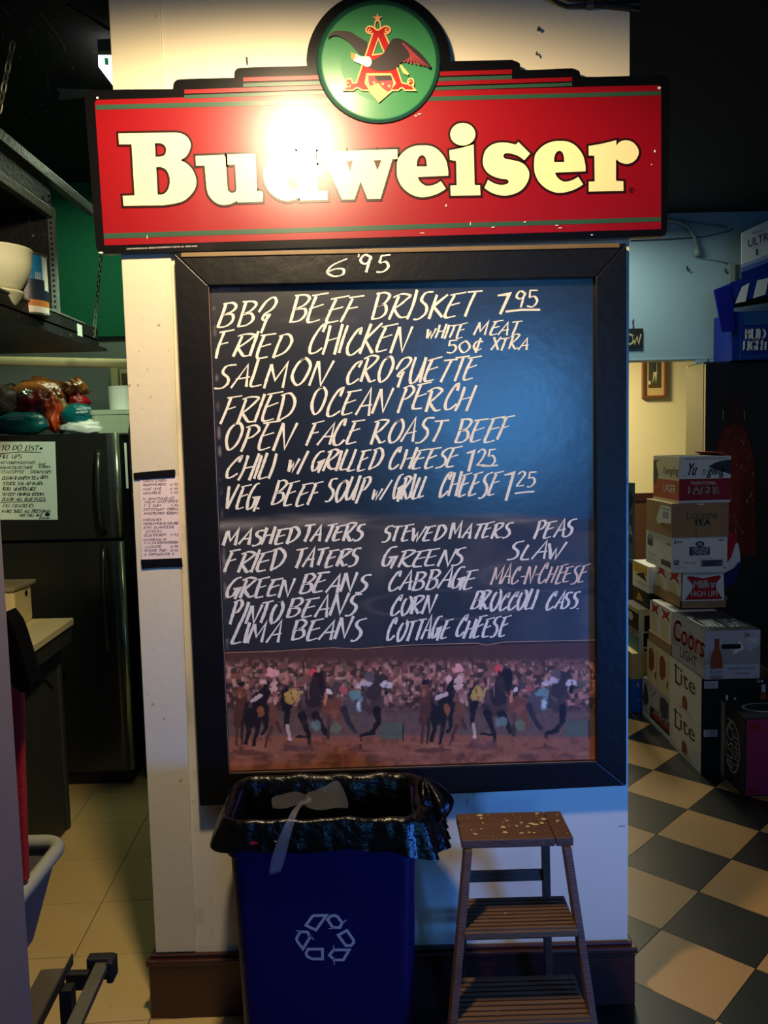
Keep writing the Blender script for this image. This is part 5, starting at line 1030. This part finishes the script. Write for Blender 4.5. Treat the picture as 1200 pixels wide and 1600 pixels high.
# main stack ---------------------------------------------------------------
p = PZ(1095, 1210, 0); X0 = p[0]; Yf = p[1]; Ybk = PZ(1053, 1160, 0)[1]
zA = PY(1095, 1137, Yf)[2]; zB = PY(1095, 1061, Yf)[2]
bottle_side = lambda: [('p', [(.42, .10), (.42, .28), (.46, .36, 1), (.54, .36, 1), (.58, .28), (.58, .10)], BOT)]
left_lite = [('r', .0, .0, 1, 1, WH), ('t', 'L', .18, .50, .36, .93, K), ('t', 'ite', .36, .55, .82, .88, K), ('r', .14, .86, .40, .89, K)]+bottle_side()+[('r', .3, .06, .7, .08, GR)]
fr_lite = lambda: [('r', 0, 0, 1, 1, K), ('r', .03, .80, .20, .95, SIL), ('r', .05, .82, .18, .93, GR), ('t', 'L', .30, .32, .40, .66, WH), ('t', 'ite', .40, .34, .66, .60, WH), ('p', [(.72, .30), (.72, .60), (.745, .68, 1), (.745, .84), (.785, .84), (.785, .68), (.81, .60, 1), (.81, .30)], BOT), ('r', .738, .70, .79, .86, SIL), ('t', '24', .68, .90, .76, .96, WH)]
carton('beer_carton', 'white and black beer carton on the floor at the bottom of the tall stack', X0, X0+.39, Yf, Ybk, 0, zA, K, fr_lite(), left_lite)
carton('beer_carton', 'white and black beer carton second from the floor in the tall stack', X0, X0+.39, Yf, Ybk, zA+.001, zB, K, fr_lite(), left_lite)
cq = PY(1101, 1057, Yf-.012); zC0 = zB+.001; XC = cq[0]; xC1 = PY(1187, 1057, Yf-.012)[0]; zC1 = PY(1101, 986, Yf-.012)[2]; 
mtn = [('r', 0, 0, 1, 1, SIL), ('p', [(0, .35), (.1, .62), (.22, .45), (.35, .75), (.5, .55), (.62, .8), (.8, .55), (1, .7), (1, .3), (0, .3)], GR), ('p', [(.5, .5), (.62, .8), (.72, .62), (.6, .55)], WH), ('r', .32, .62, .62, .72, K), ('e', .32, .67, .03, .05, K), ('e', .62, .67, .03, .05, K)]
btl = [('p', [(.10, .02), (.10, .38), (.13, .55, 1), (.17, .66, 1), (.17, .92), (.255, .92), (.255, .66), (.29, .55, 1), (.32, .38), (.32, .02)], BOT), ('r', .165, .84, .26, .93, SIL), ('r', .105, .04, .315, .22, SIL), ('t', 'Coors', .11, .13, .31, .2, NVY), ('t', 'LIGHT', .12, .04, .30, .1, NVY), ('t', '24', .70, .86, .80, .95, DGR), ('r', .76, .74, .95, .83, WH), ('t', '24 BOTTLES', .77, .76, .94, .81, DGR), ('t', 'COLD LAGERED  COLD FILTERED', .42, .2, .9, .23, DGR), ('t', 'COLD PACKAGED', .52, .1, .8, .13, DGR)]
lc = [('r', 0, 0, 1, 1, SIL), ('p', [(0, .5), (.2, .8), (.35, .6), (.6, .85), (1, .45), (1, .2), (.5, .35), (0, .3)], GR), ('t', 'Coors', .04, .42, .97, .90, RD, .10, .012), ('t', 'LIGHT', .28, .12, .78, .34, K)]
tpc = [('t', 'Coors', .10, .15, .48, .75, WH, 0, .008), ('t', 'LIGHT', .58, .15, .92, .55, WH)]
carton('beer_carton', 'silver mountain printed beer carton third from the floor of the tall stack', XC, xC1, Yf-.012, Ybk, zC0, zC1, SIL, mtn+btl, lc, tpc, topm=DGR)
# upper stack standing further back on the silver carton
q = PZ(1063, 952, zC1+.001); yH = q[1]; xH = q[0]; x1H = PY(1136, 950, yH)[0]; zt1 = PY(1100, 939, yH)[2]; zt2_ = PY(1100, 893, yH)[2]; yHb = yH+.42
ht = thing('bottle_tray', ((xH+x1H)/2, yH+.2, zC1), 'cardboard tray of white six packs with red emblem under the white blue-printed carton', 'box tray', 'cartons stacked in the hall')
mb = MB(); mb.box(xH, yH, zC1+.001, x1H, yH+.006, zt1, KB).box(xH, yHb-.006, zC1+.001, x1H, yHb, zt1+.02, KB).box(xH, yH, zC1+.001, xH+.006, yHb, zt1+.02, KB).box(x1H-.006, yH, zC1+.001, x1H, yHb, zt1+.02, KB).box(xH, yH, zC1+.001, x1H, yHb, zC1+.006, KB); mb.build('tray', ht)
printed('tray_print', ht, (xH, yH, zC1), (x1H-xH, 0, 0), (0, 0, zt1-zC1), [('t', 'MILLER HIGH LIFE', .55, .35, .95, .6, KD), ('t', 'BREWING CO.', .6, .66, .94, .82, KD)])
bow = [('p', [(.12, .84, 1), (.2, .88, 1), (.45, .82, 1), (.55, .82, 1), (.82, .88, 1), (.9, .84, 1), (.78, .58, 1), (.94, .22), (.08, .22), (.26, .58, 1)], RD), ('t', 'Miller', .26, .54, .78, .76, WH, .12, .006), ('t', 'HIGH LIFE', .22, .31, .84, .46, WH)]
zb0 = zC1+.007
def sixpack(par, x0, x1, y0, y1, z0, z1, fr, lf):
    mb = MB(); mid = z0+(z1-z0)*.55; xi = (x1-x0)*.04
    mb.hexa([(x0, y0, z0), (x1, y0, z0), (x1, y1, z0), (x0, y1, z0)], [(x0+xi, y0, z1), (x1-xi, y0, z1), (x1-xi, y1, z1), (x0+xi, y1, z1)], WH)
    o = mb.build('six_pack', par, bevel=.002)
    if fr: printed('pack_print', o, (x0, y0-.0005, z0), (x1-x0, 0, 0), (0, 0, z1-z0), fr)
    if lf: printed('pack_side_print', o, (x0-.0008, y1, z0), (0, y0-y1, 0), (0, 0, z1-z0), lf)
lfp = [('r', 0, 0, 1, 1, WH), ('p', [(.1, .0), (.1, .5), (.3, .62, 1), (.5, .62, 1), (.7, .5), (.7, 0)], CRM), ('p', [(.1, .60), (.5, .72), (.9, .6), (.7, .78), (.9, .98), (.5, .88), (.1, .98), (.3, .78)], RD)]
d3 = (yHb-yH-.016)/2
for k in range(2): sixpack(ht, xH+.008, x1H-.008, yH+.008+k*d3, yH+.006+(k+1)*d3, zb0, zt2_-.001, bow if k == 0 else None, lfp)
def up_box(y0b, pxl, pxr, ytop, z0, fx=None, dep=.4): 
    xl = PY(pxl, 800, y0b)[0]; xr_ = PY(pxr, 800, y0b)[0]; z1 = PY((pxl+pxr)/2, ytop, y0b)[2]; return xl, xr_, z0, z1
yO = yH-.02
xl, xr_, z0_, z1_ = up_box(yO, 1051, 1137, 839, zt2_)
ov = [('r', 0, 0, 1, 1, WH), ('r', .31, .48, .68, .72, NVY), ('r', .33, .5, .66, .70, NVY), ('t', 'HERITAGE', .36, .62, .66, .7, WH), ('t', 'OVENS', .37, .50, .64, .61, WH), ('e', .5, .8, .08, .08, NVY), ('e', .5, .8, .05, .05, GR), ('r', .03, .22, .12, .36, NVY), ('t', 'FS', .045, .24, .11, .34, WH), ('r', .52, .16, .92, .34, NVY), ('r', .53, .18, .91, .32, GR), ('t', '10" ROLLS  WHITE', .44, .38, .72, .41, DGR), ('t', 'BREAD', .84, .88, .94, .93, NVY), ('r', .04, .82, .06, .92, NVY), ('t', 'NAKED', .08, .84, .18, .90, NVY), ('t', 'WT. 24 LB', .2, .25, .42, .3, DGR), ('t', 'FOOD SERVICE INC.', .04, .12, .26, .16, GR), ('r', .93, .10, .97, .13, K)]+[('r', .55+.014*i, .18, .556+.014*i+(i % 3)*.002, .32, NVY) for i in range(24)]
ovl = [('r', 0, 0, 1, 1, WH), ('r', .06, .55, .28, .8, DGR), ('e', .17, .82, .1, .08, GR), ('r', .6, .12, .95, .28, DGR), ('t', 'WHITE BREAD', .06, .28, .4, .33, GR), ('t', 'KEEP FROZEN', .05, .12, .4, .17, GR), ('t', 'ROLLS', .42, .85, .55, .9, GR), ('r', .8, .75, .95, .8, KB)]
carton('bread_carton', 'white carton with navy blue bakery print in the middle of the tall stack', xl, xr_, yO, yO+.42, zt2_+.001, z1_, WH, ov, ovl)
zL0 = z1_+.001; xl, xr_, _, z1_ = up_box(yO-.01, 1050, 1138.5, 786, zL0)
carton('tea_carton', 'plain brown tea carton with blue grey lettering in the tall stack', xl, xr_, yO-.01, yO+.40, zL0, z1_, KB, [('r', 0, 0, 1, 1, KB), ('t', 'Luzianne', .26, .54, .80, .76, GRN2), ('t', 'TEA', .38, .34, .68, .52, GRN2, 0, .01), ('t', '32/3 OZ.', .06, .86, .26, .93, KD), ('t', 'TEA BAGS', .07, .78, .26, .82, KD), ('t', 'TEA', .84, .86, .95, .93, KD), ('r', .42, .0, .44, .2, KD), ('p', [(.44, .98), (.58, .98), (.56, .95), (.46, .95)], WH), ('r', .44, .965, .56, .985, WH)],
       [('p', [(.42, .45), (.58, .85), (.6, .9), (.97, .9), (.97, .4), (.58, .36), (.5, .28)], WH), ('r', .66, .52, .88, .72, GR), ('r', .62, .78, .92, .82, GR), ('r', .62, .26, .95, .36, KD)])
zL0 = z1_+.001; yY = yO-.0; xl, xr_, _, z1_ = up_box(yY, 1061, 1141, 713, zL0)
yf_print = [('r', 0, 0, 1, 1, WH), ('r', 0, .05, 1, .52, MAG), ('t', 'LAGER', .18, .18, .78, .36, WH, 0, .004), ('t', 'TRADITIONAL', .22, .39, .72, .46, WH), ('t', 'AMERICAN CLASSIC BEVERAGE', .1, .93, .92, .97, DGR), ('p', [(.55, .78), (.75, .88, 1), (1, .92), (1, .6), (.85, .66, 1)], DGR), ('t', 'Yu', .13, .60, .30, .86, K, .25, .005), ('t', 'n', .44, .60, .49, .72, K, .2), ('t', 'gling', .52, .53, .84, .80, K, .25, .004), ('t', '.', .1, .57, .12, .6, K), ('p', [(.9, .05), (.8, .2, 1), (.95, .3), (1, .3), (1, .05)], MAG)]
yl_print = [('r', 0, 0, 1, 1, CRM), ('r', 0, .05, 1, .48, pm('orange_red', (180, 60, 30))), ('p', [(0, .3), (.2, .55, 1), (.12, .85, 1), (.4, .92), (0, .9)], K), ('t', 'LAGER', .42, .2, .88, .38, WH), ('t', 'Yuengling', .35, .55, .95, .78, K, .25)]
ty = carton('beer_carton', 'open red and white lager carton on top of the tall stack', xl, xr_, yY, yY+.40, zL0, z1_, WH, yf_print, yl_print)
MB().box(xl+.006, yY+.006, z1_-.002, xr_-.006, yY+.394, z1_+.0012, pm('inside_dark', (70, 64, 54))).build('open_top', ty)
mb = MB(); mb.hexa([(xr_-.004, yY+.01, z1_), (xr_, yY+.01, z1_), (xr_, yY+.39, z1_), (xr_-.004, yY+.39, z1_)], [(xr_-.06, yY+.05, z1_+.02), (xr_-.056, yY+.05, z1_+.021), (xr_-.056, yY+.35, z1_+.021), (xr_-.06, yY+.35, z1_+.02)], pm('flap_red', (190, 70, 50))); mb.build('flap', ty, label='raised red flap')
# cartons behind the tall stack: their left sides show --------------------------------
def leftbox(name, label, pxn, pxf, ytn, ybn, Y0, Y1, m, left, front=None, wd=.3, z0=None, **k):
    x = PY(pxn, (ytn+ybn)/2, Y0)[0]; zz0 = PY(pxn, ybn, Y0)[2] if z0 is None else z0; zz1 = PY(pxn, ytn, Y0)[2]
    return x, zz0, zz1, carton(name, label, x, x+wd, Y0, Y1, zz0, zz1, m, front, left, **k)
Y2 = Ybk+.07; Xs = 1.545
def LX(y): return y
zM = PX(1053, 1100, Xs)[2]; yM0 = PX(1053, 1155, Xs)[1]; 
mo = [('r', 0, 0, 1, 1, SIL), ('r', .0, .0, 1, .12, WH), ('p', [(.3, .12), (.3, .42), (1, .42), (1, .12)], K), ('r', .36, .2, 1, .3, RD), ('t', 'AMSTEL', .42, .31, .98, .40, WH), ('t', 'MI', .28, .5, .6, .92, WH, 0, .01), ('p', [(.66, .5), (.66, .85), (.8, .92, 1), (.94, .85), (.94, .5), (.8, .42, 1)], DGR), ('p', [(.02, .4), (.12, .9, 1), (.24, .5, 1), (.1, .3, 1)], DGR)]
Y3a, Y3b = Ybk+.01, 2.455
z1m = PX(1053, 1072, Xs+.0)[2]
hM = .23
carton('beer_carton', 'silver and black beer carton on the floor behind the tall stack', Xs, Xs+.3, Y3a, Y3b, 0, hM, SIL, None, mo)
tanp = [('r', 0, 0, 1, 1, CRM)]+[('p', [(a_, .35), (a_, .75), (a_+.06, .85, 1), (a_+.16, .85, 1), (a_+.24, .75), (a_+.24, .45), (a_+.12, .3, 1)], BOT) for a_ in (.08, .56)]+[('r', .44, .1, .45, .9, KD), ('r', .36, .2, .4, .35, K), ('r', .86, .2, .9, .35, K)]
zt0 = hM+.001; zt1_ = .472
carton('beer_carton', 'cream beer carton with brown shield prints behind the tall stack', Xs, Xs+.3, Y3a+.0, Y3b-.08, zt0, zt1_, CRM, None, tanp)
ht2 = thing('bottle_tray', (Xs+.15, Y3a+.25, zt1_), 'lower cardboard tray of white six packs with red emblems behind the tall stack', 'box tray', 'cartons stacked in the hall')
a0_, a1_ = Y3a+.0, Y3b-.10; tz = zt1_+.001
mb = MB(); mb.box(Xs, a0_, tz, Xs+.27, a1_, tz+.058, KB); mb.build('tray', ht2)
for k in range(2):
    d_ = (a1_-a0_-.012)/2; sixpack(ht2, Xs+.006, Xs+.26, a0_+.006+k*d_, a0_+.004+(k+1)*d_, tz+.06, zC1-.001, None, lfp)
# far group with fronts visible left of the stack ---------------------------------------
yF2 = 2.75
def fbox(name, label, pl, pr, yt, yb, Y, dep, m, front, left, **k):
    x0 = PY(pl, (yt+yb)/2, Y)[0]; x1 = PY(pr, (yt+yb)/2, Y)[0]; z1 = PY(pl, yt, Y)[2]; z0 = max(0, PY(pl, yb, Y)[2]); return carton(name, label, x0, x1, Y, Y+dep, z0, z1, m, front, left, **k)
# blue box on the floor
yb1 = PZ(985, 1113, 0)[1]
x0 = PY(987, 1080, yb1)[0]; zb1 = PY(987, 1062, yb1)[2]
carton('beer_carton', 'bright blue twelve pack carton on the floor farthest left', x0, x0+.34, yb1, yb1+.3, 0, zb1, BLU, [('t', '12', .10, .78, .26, .9, WH), ('t', 'PACK', .28, .79, .42, .88, GR), ('t', 'M', .22, .42, .45, .68, NVY, 0, .01), ('r', .1, .36, .5, .39, GOLD)], [('r', 0, 0, 1, 1, BLU), ('p', [(.1, .1), (.5, .9, 1), (.9, .1)], GOLD)])
zq = zb1+.001; 
def stackup(name, label, h, m, fr, lf, dx=0, w_=.34, dy=0, **k):
    global zq
    t = carton(name, label, x0+dx, x0+dx+w_, yb1+dy, yb1+dy+.3, zq, zq+h, m, fr, lf, **k); zq += h+.001; return t
zt3 = PY(992, 1021, yb1)[2]; stackup('carton', 'plain tan carton standing on the bright blue carton', zt3-zq, TANB, [('r', .05, .1, .3, .9, TANB)], [('r', 0, 0, 1, 1, TANB), ('p', [(.1, .1), (.3, .8, 1), (.6, .4, 1), (.5, .1)], BOT)])
zt4 = PY(992, 953, yb1)[2]; stackup('beer_carton', 'black and cream carton with a blue moon print on the tan carton', zt4-zq, K, [('r', 0, 0, 1, 1, CRM), ('r', .1, .04, 1, .86, K), ('e', .62, .40, .42, .34, TEALP), ('r', .05, .1, .42, .5, WH), ('t', 'B', .10, .14, .38, .46, K, 0, .015)], [('r', 0, 0, 1, 1, K), ('p', [(0, .1), (.2, .4), (1, .3), (1, 0), (0, 0)], TEALP), ('r', 0, .34, 1, .5, GR), ('t', 'MOON', .15, .36, .85, .48, K), ('e', .5, .75, .16, .1, WH), ('r', .0, .9, 1, 1, CRM)], dx=.04)
zt5 = PY(1000, 928, yb1)[2]; stackup('beer_carton', 'black carton with orange print under the white twelve pack', zt5-zq, K, [('p', [(.3, .4, 1), (.5, .6, 1), (.7, .3, 1), (.5, .25, 1)], GOLD), ('r', .4, .5, .45, .8, WH)], [('p', [(.2, .2), (.4, .8), (.7, .3)], GOLD)], dx=.10)
zt6 = PY(1004, 886, yb1)[2]; tw = stackup('beer_carton', 'white and yellow twelve pack at the top of the far stack', zt6-zq, WH, [('r', .2, .6, .42, .9, K), ('t', '12', .24, .7, .38, .85, WH), ('p', [(.4, .3), (.36, .5, 1), (.5, .7, 1), (.44, .5, 1)], K), ('r', .3, .93, .7, .97, GR)], [('r', 0, 0, 1, 1, WH), ('r', .05, .6, .9, .95, GOLD), ('p', [(.2, .5), (.7, .7), (.9, .4)], K), ('t', 'MANGO', .2, .2, .9, .3, GR)], dx=.10, w_=.26)
# tall white box farthest left
xw = PY(981, 960, yb1-.06)[0]; zz1 = PY(981, 893, yb1+.1)[2]
carton('beer_carton', 'tall white and red carton half hidden by the chalkboard frame', x0-.13, x0-.012, yb1+.05, yb1+.32, zt3, zz1, WH, [('r', 0, 0, 1, .34, RD), ('t', 'lpa', .3, .5, .95, .62, K), ('p', [(0, .3), (.5, .42, 1), (1, .3), (1, .34), (0, .34)], RD)], [('r', 0, 0, 1, 1, WH)], [('p', [(.2, .2), (.6, .5), (.9, .4), (.5, .8)], K)])
MB().box(x0-.14, yb1+.04, zq*0+0, x0-.012, yb1+.33, zt3-.001, TANB).build('carton', bevel=.003, label='yellowish carton under the tall white and red one', cat='box', group='cartons stacked in the hall')
# grey posterboard by the far wall, dark case left of the yellow wall
a_ = PY(972, 755, 4.2); b_ = PY(992.5, 755, 4.2); zc3 = a_[2]
mb = MB(); mb.box(a_[0]-.1, 4.2, 0, b_[0], 4.5, zc3, pm('blue_grey', (70, 86, 96))); t_ = mb.build('drinks_case', bevel=.004, label='blue grey printed case standing left beyond the opening', cat='box')
printed('front_print', t_, (a_[0]-.1, 4.2, 0), (b_[0]-a_[0]+.1, 0, 0), (0, 0, zc3), [('r', .5, .62, .9, .8, DGR), ('p', [(.4, .9), (.7, .97, 1), (.95, .9), (.8, .82)], CHAR), ('t', 'LA', .6, .66, .9, .74, GR), ('r', .3, .2, .95, .5, CHAR), ('r', .3, .515, .95, .52, GR)])
# pink light beer carton at the right edge -------------------------------------------
pb = PZ(1163, 1245, 0); XB, YB = pb[0], pb[1]; zBt = PY(1165, 1122, YB)[2]
yBk = PX(1125, 1160, XB)[1]
bs = thing('beer_carton', (XB+.15, (YB+yBk)/2, 0), 'dark grey and pink light beer carton on the floor at the right edge', 'box', 'cartons stacked in the hall')
MB().box(XB, YB, 0, XB+.3, yBk, zBt, CHAR).build('carton_body', bs, bevel=.004)
printed('front_print', bs, (XB, YB, 0), (.3, 0, 0), (0, 0, zBt), [('r', .02, .02, 1, .98, PKB), ('r', .05, .84, .2, .94, MAG), ('r', .05, .04, .2, .12, MAG)])
printed('side_print', bs, (XB, yBk, 0), (0, YB-yBk, 0), (0, 0, zBt), [('r', 0, .0, 1, 1, CHAR), ('r', 0, 0, .2, 1, GR), ('e', .52, .5, .30, .34, GR), ('e', .52, .5, .26, .31, CHAR), ('v', 'BUSCH', .3, .22, .56, .84, SIL), ('v', 'LIGHT', .60, .3, .74, .7, SIL)])
printed('top_print', bs, (XB, YB, zBt+.0004), (.3, 0, 0), (0, yBk-YB, 0), [('e', .5, .5, .35, .25, GR), ('e', .5, .5, .3, .2, CHAR)])

# ------------------------------------------------------------------ boxes on top of the cooler
yU = 2.93; xU0 = PY(1144, 520, yU)[0]; zU0 = cz+.001; zU1 = PY(1146, 487, yU)[2]; xU1 = 3.0
blb = carton('beer_carton', 'blue light beer carton standing on the dark cooler', xU0, xU0+.42, yU, yU+.28, zU0, zU1, DBL, [('r', .12, 0, .13, 1, BLU), ('r', .16, .72, .6, .98, pm('mid_blue', (30, 74, 130))), ('t', 'BUD', .20, .42, .50, .64, WH, .02, .008), ('t', 'LIGHT', .17, .20, .54, .40, WH, .02, .008), ('r', .14, .08, .9, .09, BLU), ('r', .14, .05, .9, .055, BLU)], [('r', 0, 0, 1, 1, DBL)], group='boxes on top of the cooler')
FLM = pm('flap_blue', (8, 20, 130))
mb = MB(); mb.prism([PY(*p, yU-.01) for p in ((1116, 453), (1140, 445), (1146, 470), (1148, 517), (1128, 519))], (0, .012, 0), FLM); mb.build('blue_panel', blb, label='loose deep blue flap hanging at the left')
ut = thing('blue_tray', (xU0+.15, yU+.1, zU1), 'dark blue tray with two white labels on the blue light beer carton', 'box tray')
zT1 = PY(1147, 437, yU)[2]; tl_ = [PY(*p, yU-.005) for p in ((1140, 442), (1240, 405), (1240, 455), (1146, 472))]
for q_ in tl_: q_[2] = max(q_[2], zU1+.002)
mb = MB(); mb.prism(tl_, (0, .25, 0), DBL); mb.build('tray', ut, bevel=.002)
mb = MB(); mb.prism([PY(*p, yU-.007) for p in ((1160, 448), (1171, 442), (1165, 471), (1149, 474))], (0, .002, 0), WH); mb.build('label_card', ut)
mb = MB(); mb.prism([PY(*p, yU-.007) for p in ((1184, 438), (1201, 434), (1196, 460), (1177, 466))], (0, .002, 0), WH); mb.build('label_card', ut)
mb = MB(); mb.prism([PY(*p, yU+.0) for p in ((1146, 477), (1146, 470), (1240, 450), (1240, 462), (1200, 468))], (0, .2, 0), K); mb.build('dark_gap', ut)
q = [(1158, 364), (1240, 325), (1240, 404), (1158, 434)]
ul = thing('beer_carton', PY(1190, 430, yU), 'white and blue ultra beer carton at the top right on the dark blue tray', 'box', 'boxes on top of the cooler')
mb = MB(); mb.prism([PY(*p, yU-.0) for p in q], (.12, .25, 0), WH); mb.build('carton_body', ul, bevel=.003)
O_ = PY(1158, 434, yU-.001); U_ = PY(1240, 404, yU-.001)-O_; V_ = PY(1158, 364, yU-.001)-O_
printed('front_print', ul, O_, U_, V_, [('r', 0, 0, 1, .12, DBL), ('r', 0, .12, 1, .22, pm('haze_blue', (90, 120, 180))), ('r', 0, .22, 1, .30, pm('pale_blue', (160, 176, 200))), ('t', 'ULTRA', .13, .62, .62, .80, DGR), ('t', 'Michelob', .2, .86, .42, .94, GR, .08), ('r', .28, .38, .31, .52, DGR), ('t', 'SUPERIOR LIGHT BEER', .18, .56, .56, .59, GR)])

# ------------------------------------------------------------------ on the pale blue wall
YW = 3.298; BW = lambda x, y, l=0: PY(x, y, YW-l)
PIPE = mat('painted_pipe', (136, 150, 150), .5, var=.1)
mb = MB(); mb.tube([BW(1000, 338, .03), BW(1045, 344, .035), BW(1062, 347, .035), BW(1076, 355, .03), BW(1085, 370, .03), BW(1089, 388, .03)], .012, PIPE, 10); cdp = mb.build('wall_conduit', smooth=True, label='painted conduit bending down the pale blue wall', cat='pipe')
mb = MB(); c_ = BW(1089, 394, .03); mb.lathe([(.0, -.03), (.022, -.024), (.026, 0), (.018, .02), (.014, .045), (0, .05)], c_, PIPE, 16); mb.build('conduit_cap', cdp, smooth=True)
mb = MB(); mb.tube([BW(985, 376, .01), BW(1040, 374, .01), BW(1100, 370, .01), BW(1140, 361, .01), BW(1146, 356, .02)], .003, CBL, 6); mb.build('wall_wire', label='thin black wire crossing the top of the pale blue wall', cat='wire')
mb = MB(); mb.tube([BW(1060, 345, .012), BW(1100, 352, .012), BW(1136, 356, .012)], .008, PIPE, 6); mb.build('wall_pipe', smooth=True, label='thin painted pipe highest on the pale blue wall', cat='pipe'); mb = MB(); mb.tube([BW(1088, 402, .01), BW(1120, 407, .01), BW(1142, 413, .01)], .005, PIPE, 6); mb.build('wall_pipe', smooth=True, label='thin painted pipe running from the conduit end to the small wall box', cat='pipe')
mb = MB(); a_ = BW(1137, 412); b_ = BW(1146, 445); mb.box(a_[0], YW-.03, b_[2], b_[0], YW, a_[2], PIPE); mb.build('junction_box', bevel=.003, label='small painted box on the wall left of the ultra carton', cat='junction box')
for x, y, lb in ((1073, 420, 'black hook on the pale blue wall under the conduit'), (1133, 424, 'dark hook on the pale blue wall beside the blue flap')):
    mb = MB(); mb.tube([BW(x, y-4, .004), BW(x+.5, y-1, .012), BW(x+1, y+2, .02), BW(x+3, y+3, .022), BW(x+5, y+1, .02)], .004, CBL, 6); mb.build('wall_hook', label=lb, cat='hook')
pq = thing('hanging_plaque', BW(985, 545), 'small black plaque with OW in pale letters beside the chalkboard frame', 'sign')
a_ = BW(958, 514, .015); b_ = BW(1005, 544, .015); MB().box(a_[0], YW-.016, b_[2], b_[0], YW-.004, a_[2], mat('plaque_black', (26, 25, 22), .5)).build('plate', pq, bevel=.002)
mb = MB(); GLD = mat('plaque_letters', (196, 180, 130), .5)
o_ = [BW(986+5.5*math.cos(t)-1.5, 530+7.5*math.sin(t), .017) for t in np.arange(0, 6.28, .35)]; mb.ribbon(o_, .011, (0, -1, 0), GLD, closed=True)
mb.ribbon([BW(*p, .017) for p in ((989, 523), (992, 537), (995.5, 526), (998, 537), (1001.5, 522))], .009, (0, -1, 0), GLD); mb.build('letters', pq)
mb = MB(); mb.tube([BW(989, 513, .01), BW(990, 508, .012), BW(988.5, 503, .01), BW(990, 498, .006)], .004, CBL, 6); mb.build('hook', pq)
# framed picture on the far yellow wall
YP = 6.16; pa = PY(1004, 540, YP); pb_ = PY(1042, 622, YP)
pi = thing('framed_picture', ((pa[0]+pb_[0])/2, YP, pb_[2]), 'wood framed standing figure picture on the yellow wall beyond the opening', 'picture')
FW_ = mat('picture_frame_wood', (120, 70, 34), .4, coat=.3)
for bx_ in ((pa[0], pb_[2], pb_[0], pb_[2]+.03), (pa[0], pa[2]-.03, pb_[0], pa[2]), (pa[0], pb_[2]+.03, pa[0]+.03, pa[2]-.03), (pb_[0]-.03, pb_[2]+.03, pb_[0], pa[2]-.03)):
    MB().box(bx_[0], YP-.01, bx_[1], bx_[2], YP+.035, bx_[3], FW_).build('frame_side', pi, bevel=.004)
MB().box(pa[0]+.02, YP+.01, pb_[2]+.02, pb_[0]-.02, YP+.03, pa[2]-.02, mat('mat_board', (206, 176, 110), .7)).build('mount', pi)
w_, h_ = pb_[0]-pa[0], pa[2]-pb_[2]
printed('picture_print', pi, (pa[0], YP+.009, pb_[2]), (w_, 0, 0), (0, 0, h_), [('r', .26, .24, .78, .86, pm('olive', (74, 72, 44))), ('r', .26, .2, .78, .26, pm('brown', (92, 66, 34))), ('p', [(.42, .28), (.46, .5, 1), (.48, .8), (.58, .8), (.6, .5, 1), (.56, .28), (.52, .45)], CRM), ('p', [(.46, .5), (.46, .8), (.52, .86, 1), (.58, .8), (.58, .5)], DGR), ('e', .3, .3, .05, .04, CRM)])
